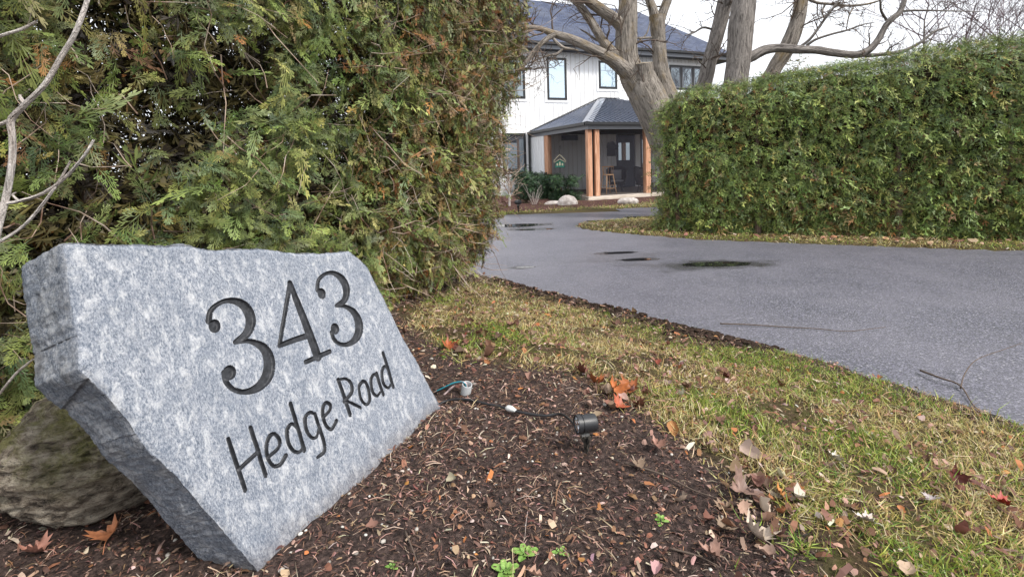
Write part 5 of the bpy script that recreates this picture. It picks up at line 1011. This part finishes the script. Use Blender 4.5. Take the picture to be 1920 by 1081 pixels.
for px_, col, dd in (((816, 733), (.03, .28, .36), 0), ((832, 739), (.55, .42, .42), .012), ((806, 738), (.02, .02, .022), -.012)):
    e = gp(*px_) - q; pts = [(0 + dd * .4, dd * .3, -.03), (dd * .3, dd * .3, .03), (-.008 + dd * .3, -.004, .052), (e[0] * .35, e[1] * .35 + dd, .046 + e[2] * .3), (e[0] * .7, e[1] * .7 + dd, .02 + e[2] * .7), (e[0] * 1.05, e[1] * 1.05, e[2] - .008)]
    MB().tube(crom(pts, 8), .0042, 8).build('wire', Mat('wire_coat', col, .4).m, t, smooth=True)

# ------------------------------------------------------------------ fallen leaves and sprouts
LOBE = [(0, 0), (-.16, .03), (-.34, -.04), (-.30, .10), (-.50, .12), (-.40, .24), (-.56, .40), (-.36, .42), (-.30, .52), (-.16, .44), (-.18, .66), (-.10, .68), (0, .98)]
LOBE = LOBE + [(-x, y) for x, y in LOBE[-2:0:-1]]
def leaf_mesh(size, curl, fold, twist, seed, stem=True):
    P = np.array(LOBE); c = np.array([0, .36]); rings = [P, c + (P - c) * .66, c + (P - c) * .33, c[None]]; V = np.vstack(rings); n = len(P); r = np.random.RandomState(seed)
    V = V + r.randn(*V.shape) * .012; x, y = V[:, 0], V[:, 1] - .4
    z = curl * (x ** 2 + y ** 2 * .8) + fold * np.abs(x) + twist * x * y + .06 * np.sin(9 * np.arctan2(y, x)) * np.hypot(x, y)
    V3 = np.stack([x, y, z], 1); Fc = []
    for k in (0, 1):
        for i in range(n): Fc.append((k * n + i, k * n + (i + 1) % n, (k + 1) * n + (i + 1) % n, (k + 1) * n + i))
    for i in range(n): Fc.append((2 * n + i, 2 * n + (i + 1) % n, 3 * n))
    return V3 * size, Fc
def leaf_thing(px, py, size, col, curl, fold, twist, rot, label, seed, lift=.012, vein=.6):
    g = gp(px, py); V, Fc = leaf_mesh(size, curl, fold, twist, seed); zl = V[:, 2].min()
    mb = MB().add(V, Fc); st = crom([(0, -.36 * size, V[0, 2]), (.05 * size, -.6 * size, V[0, 2] + .06 * size), (.02 * size, -.85 * size, .02 * size)], 4); mb.tube(st, .0012, 5)
    m = Mat('leaf', rough=.5, spec=.35); n = m.noise(m.co(), 60, 5); n2 = m.noise(m.co(), 16, 3)
    m.base(m.mix(m.g(n2, .4, .68), m.ramp(n, [(.35, tuple(v * .55 for v in col)), (.65, tuple(min(1, v * 1.2) for v in col))]), tuple(v * vein for v in col)))
    o = mb.build('fallen_leaf', m.m, smooth=True); o.rotation_euler = rot; o.location = (g[0], g[1], g[2] + lift); return tag(o, label, 'leaf')
OR, RU, RD, MA, TA, GB = (.42, .13, .035), (.26, .10, .045), (.36, .035, .022), (.13, .035, .028), (.55, .45, .36), (.24, .15, .12)
for a in [(1150, 742, .115, OR, 1.0, .6, .3, (.7, .2, .4), 'bright orange curled maple leaf standing up at the edge of the mulch behind the spotlight', 1, .035),
          (1122, 730, .10, (.34, .11, .04), .9, .6, .5, (.5, -.4, 3.6), 'rust-coloured curled leaf touching the left side of the bright orange curled leaf', 31, .03),
          (1185, 738, .11, (.38, .13, .05), 1.1, .5, -.3, (.6, .3, 5.4), 'orange-brown curled leaf touching the right side of the bright orange curled leaf', 32, .03),
          (1195, 765, .08, (.17, .07, .045), .8, .6, .3, (.3, .4, 1.4), 'dark brown curled leaf under the orange-brown curled leaf', 33, .015),
          (1160, 768, .095, (.40, .09, .035), .8, .3, -.4, (.2, -.3, 2.2), 'red-orange leaf lying just below the bright orange curled leaf', 2, .014),
          (1085, 702, .10, (.16, .06, .04), .9, .5, .5, (.4, .5, 1.0), 'dark brown folded leaf on the grass left of the bright orange curled leaf', 3, .02),
          (1872, 952, .075, RD, .5, .5, .3, (.3, .2, .9), 'bright red leaf lying in the grass near the right-hand lower corner', 4, .022),
          (1790, 905, .075, MA, .8, .9, .2, (.9, .1, -.4), 'dark maroon folded leaf standing in the grass up-left of the bright red leaf', 5, .03),
          (1412, 1012, .105, TA, 1.5, .2, .4, (.2, .5, .3), 'large pale tan curled leaf at the mulch and grass border', 6, .02),
          (1385, 930, .115, GB, .6, .6, .2, (.3, -.4, 1.9), 'wide mauve-brown crumpled leaf at the mulch edge above the pale tan leaf', 7, .02),
          (1462, 935, .06, (.45, .18, .04), .9, .2, .2, (.4, .5, .2), 'small amber leaf beside the wide mauve-brown leaf', 8, .018),
          (1560, 870, .07, (.6, .55, .47), .7, .4, .3, (.8, .3, 1.2), 'whitish upright leaf in the middle of the lawn grass', 9, .028),
          (1535, 722, .075, (.58, .46, .34), .1, .2, .1, (.2, .1, 2.4), 'flat cream leaf on the lawn close to the asphalt edge', 10, .022),
          (1358, 712, .07, MA, .6, .6, .3, (.3, .3, .8), 'small dark leaf in the grass midway between spotlight and asphalt edge', 11, .02),
          (1150, 612, .11, (.2, .11, .08), .7, .5, .2, (.2, .1, .5), 'brown leaf in the far grass below the dark soil heap', 12, .02),
          (960, 615, .12, (.24, .12, .085), .7, .4, .2, (.2, .3, 2.5), 'brown leaf in the grass near the hedge corner', 13, .02),
          (1230, 840, .07, (.30, .16, .12), .9, .6, .2, (.3, .1, .2), 'reddish brown leaf on the bare mulch right of the spotlight', 14, .014),
          (1620, 985, .07, (.55, .48, .43), .5, .3, .2, (.2, .3, 1.0), 'pale grey leaf in the grass between the tan curled leaf and the red leaf', 15, .02),
          (1745, 948, .06, (.42, .36, .36), .2, .3, .2, (.1, .2, 2.0), 'flat lilac-grey leaf in the grass left of the bright red leaf', 16, .024),
          (1330, 1045, .07, (.28, .16, .12), .8, .5, .2, (.2, .1, .9), 'brown curled leaf on the mulch near the bottom of the photo', 17, .014),
          (840, 655, .12, (.36, .10, .04), .8, .6, .2, (.4, .2, .3), 'rust red leaf under the hedge right of the granite slab', 18, .02),
          (212, 1010, .10, (.40, .16, .075), .9, .5, .4, (.2, -.3, .3), 'copper leaf between the mossy boulder and the granite slab', 19, .02),
          (60, 1045, .085, (.32, .15, .11), .8, .5, .3, (.3, .2, 1.8), 'dull pink-brown leaf in front of the mossy boulder', 20, .016),
          (1200, 436, .16, (.4, .25, .15), .6, .4, .2, (.3, .1, .5), 'tan leaf on the far asphalt edge before the clipped hedge', 21, .02)]:
    leaf_thing(a[0], a[1], a[2] * .85, *a[3:])
mbv = []; mbq = []; colr = []; off = 0
xy = sample(210, -2.0, 2.4, 1.0, 5.6, lambda x, y: np.where(inpoly(x, y, DRIVE), .012, .5 + .8 * np.clip(fbm2(x, y, 2.5, 2, 81), 0, 1)) * np.clip(1.6 / np.hypot(x, y), .2, 1))
wq = [gp(a, b)[:2] for a, b in ((985, 1038), (1050, 1035), (948, 1070), (735, 1062), (1240, 975))]
hp = np.vstack([[gp(1405 + 55 * RNG.randn(), 965 + 55 * RNG.randn())[:2] for _ in range(30)], [gp(1150 + 40 * RNG.randn(), 745 + 22 * RNG.randn())[:2] for _ in range(22)], [gp(850 + 60 * abs(RNG.randn()), 640 + 30 * RNG.randn())[:2] for _ in range(40)]])
xy = np.vstack([xy, hp]); hp = hp[np.hypot(hp[:, 0] - sp[0], hp[:, 1] - sp[1]) > .13]; xy = xy[(np.hypot(xy[:, 0] - sp[0], xy[:, 1] - sp[1]) > .13) & (np.hypot(xy[:, 0] + .62, xy[:, 1] - 1.2) > .2)]
xy = xy[np.min([np.hypot(xy[:, 0] - w[0], xy[:, 1] - w[1]) for w in wq], axis=0) > .075]
def oval_leaf(size, curl, fold, twist, seed):
    r = np.random.RandomState(seed + 900); n = 7; t = np.linspace(0, 1, n); w = (.30 + .1 * r.rand()) * np.sin(math.pi * t ** .85) ** .8 + .01; V = []; k = (r.rand() - .5) * .6
    for i in range(n):
        for sx in (-1, -.5, 0, .5, 1): x = sx * w[i] * (1 + .15 * r.randn() * (abs(sx) == 1)) + k * (t[i] - .5) ** 2; y = t[i] - .5; V.append((x, y, 2.4 * curl * x * x + curl * .9 * y * y + fold * abs(x) + twist * x * y + .02 * r.randn()))
    return np.array(V) * size, [(i * 5 + j, i * 5 + j + 1, i * 5 + j + 6, i * 5 + j + 5) for i in range(n - 1) for j in range(4)]
mb = MB(); cols = []
for i, (x, y) in enumerate(xy):
    V, Fc = (oval_leaf if i % 5 else leaf_mesh)((.034 if i < len(xy) - len(hp) else .040) * math.exp(RNG.randn() * .3), .4 + RNG.rand() * .9, RNG.rand() * .8, RNG.randn() * .4, i); E = Matrix.Rotation(RNG.rand() * 6.28, 3, 'Z') @ Matrix.Rotation(RNG.randn() * .45, 3, 'X') @ Matrix.Rotation(RNG.randn() * .35, 3, 'Y')
    V = V @ np.array(E).T + np.array([x, y, max(0.01, float(height(x, y)) + .014)]); mb.add(V, Fc); cols += [pick([(.20, .11, .075), (.33, .22, .17), (.13, .065, .045), (.44, .35, .30), (.34, .15, .06), (.20, .05, .03)], [5, 3, 4, 1.3, .8, .4], 1)[0]] * len(Fc)
o = mb.build('leaf_litter', M_LITTER, smooth=True); ca = np.ones((len(cols), 4), np.float32); ca[:, :3] = cols
o.data.attributes.new('Col', 'FLOAT_COLOR', 'FACE').data.foreach_set('color', ca.ravel()); tag(o, kind='stuff')
m = Mat('sprout_leaf', (.20, .36, .06), .5, .4); m.base(m.ramp(m.noise(m.co(), 70, 3), [(.35, (.09, .19, .03)), (.65, (.23, .36, .085))])); M_SPROUT = m.m
for px_, py_, nl, sz, lab in ((985, 1038, 10, .020, 'rounded bright green seedling in the mulch below the spotlight'), (1050, 1035, 6, .014, 'tiny green seedling right of the rounded bright seedling'), (948, 1070, 11, .021, 'leafy green seedling at the bottom edge of the mulch'), (735, 1062, 7, .012, 'small faint green weed right of the tip of the granite slab'), (1240, 975, 8, .014, 'sparse yellow-green weed in the mulch toward the lawn')):
    g = gp(px_, py_); mb = MB()
    for i in range(nl):
        a = i * 2.4; r = sz * (.5 + .8 * (i / nl)); el = .7 - .6 * i / nl; d = np.array([math.cos(a) * math.cos(el), math.sin(a) * math.cos(el), math.sin(el)]); s_ = np.array([-math.sin(a), math.cos(a), 0]); b0 = d * r * .35
        V = [b0, b0 + d * r * .45 + s_ * r * .5, b0 + d * r * 1.15 + s_ * r * .3 - np.array([0, 0, r * .1]), b0 + d * r * 1.35 - np.array([0, 0, r * .25]), b0 + d * r * 1.15 - s_ * r * .3 - np.array([0, 0, r * .1]), b0 + d * r * .45 - s_ * r * .5, b0 + d * r * .7 - np.array([0, 0, r * .12])]
        mb.add(V, [(0, 1, 6), (1, 2, 6), (2, 3, 6), (3, 4, 6), (4, 5, 6), (5, 0, 6)]); mb.tube([(0, 0, -.006), b0 * .6 + np.array([0, 0, .002]), b0], .0012, 5)
    o = mb.build('weed_sprout', M_SPROUT, smooth=True); o.location = g; tag(o, lab, 'weed')
spotlight((*onz(972, 396, .05)[:2], .10), 1.6, 2.2, 'small black spotlight in the house mulch bed seen past the hedge edge', None)
# dead stick lying over the asphalt edge, and the twiggy prunings at the right
def ground_stick(name, label, L, r0, cat='stick'):
    pts = []
    for x, y, dz in L: g = gp(x, y); pts.append((g[0], g[1], max(g[2], .006) + dz))
    P = crom(pts, 5); o = MB().tube(P, np.linspace(r0, r0 * .4, len(P)), 6).build(name, M_TWIG, smooth=True); return tag(o, label, cat)
ground_stick('fallen_twig', 'long thin dark twig lying on the asphalt edge halfway along the driveway', [(1350, 623, .015), (1400, 624, .01), (1470, 628, .008), (1530, 632, .01), (1590, 637, .01), (1660, 632, .02)], .005)
ground_stick('fallen_twig', 'bent pale twig sticking up over the asphalt edge at the right of the photo', [(1725, 718, .02), (1760, 735, .03), (1800, 748, .02), (1830, 765, .01), (1880, 790, .02)], .006)
ground_stick('fallen_twig', 'forked thin twig rising from the asphalt edge by the right border', [(1800, 750, .01), (1808, 735, .05), (1830, 720, .09), (1880, 706, .11), (1915, 696, .12)], .0035)
ground_stick('fallen_twig', 'curved brown twig on the mulch between spotlight and pale tan leaf', [(1170, 872, .01), (1240, 895, .012), (1300, 925, .012), (1350, 942, .012)], .0035)
ground_stick('fallen_twig', 'thin twig lying across the mulch in the lower right', [(1255, 1032, .01), (1310, 1050, .012), (1350, 1070, .01)], .003)
ground_stick('fallen_twig', 'pale straw stem lying on the mulch near the tip of the granite slab', [(760, 1000, .008), (775, 1040, .012), (788, 1078, .01)], .003)
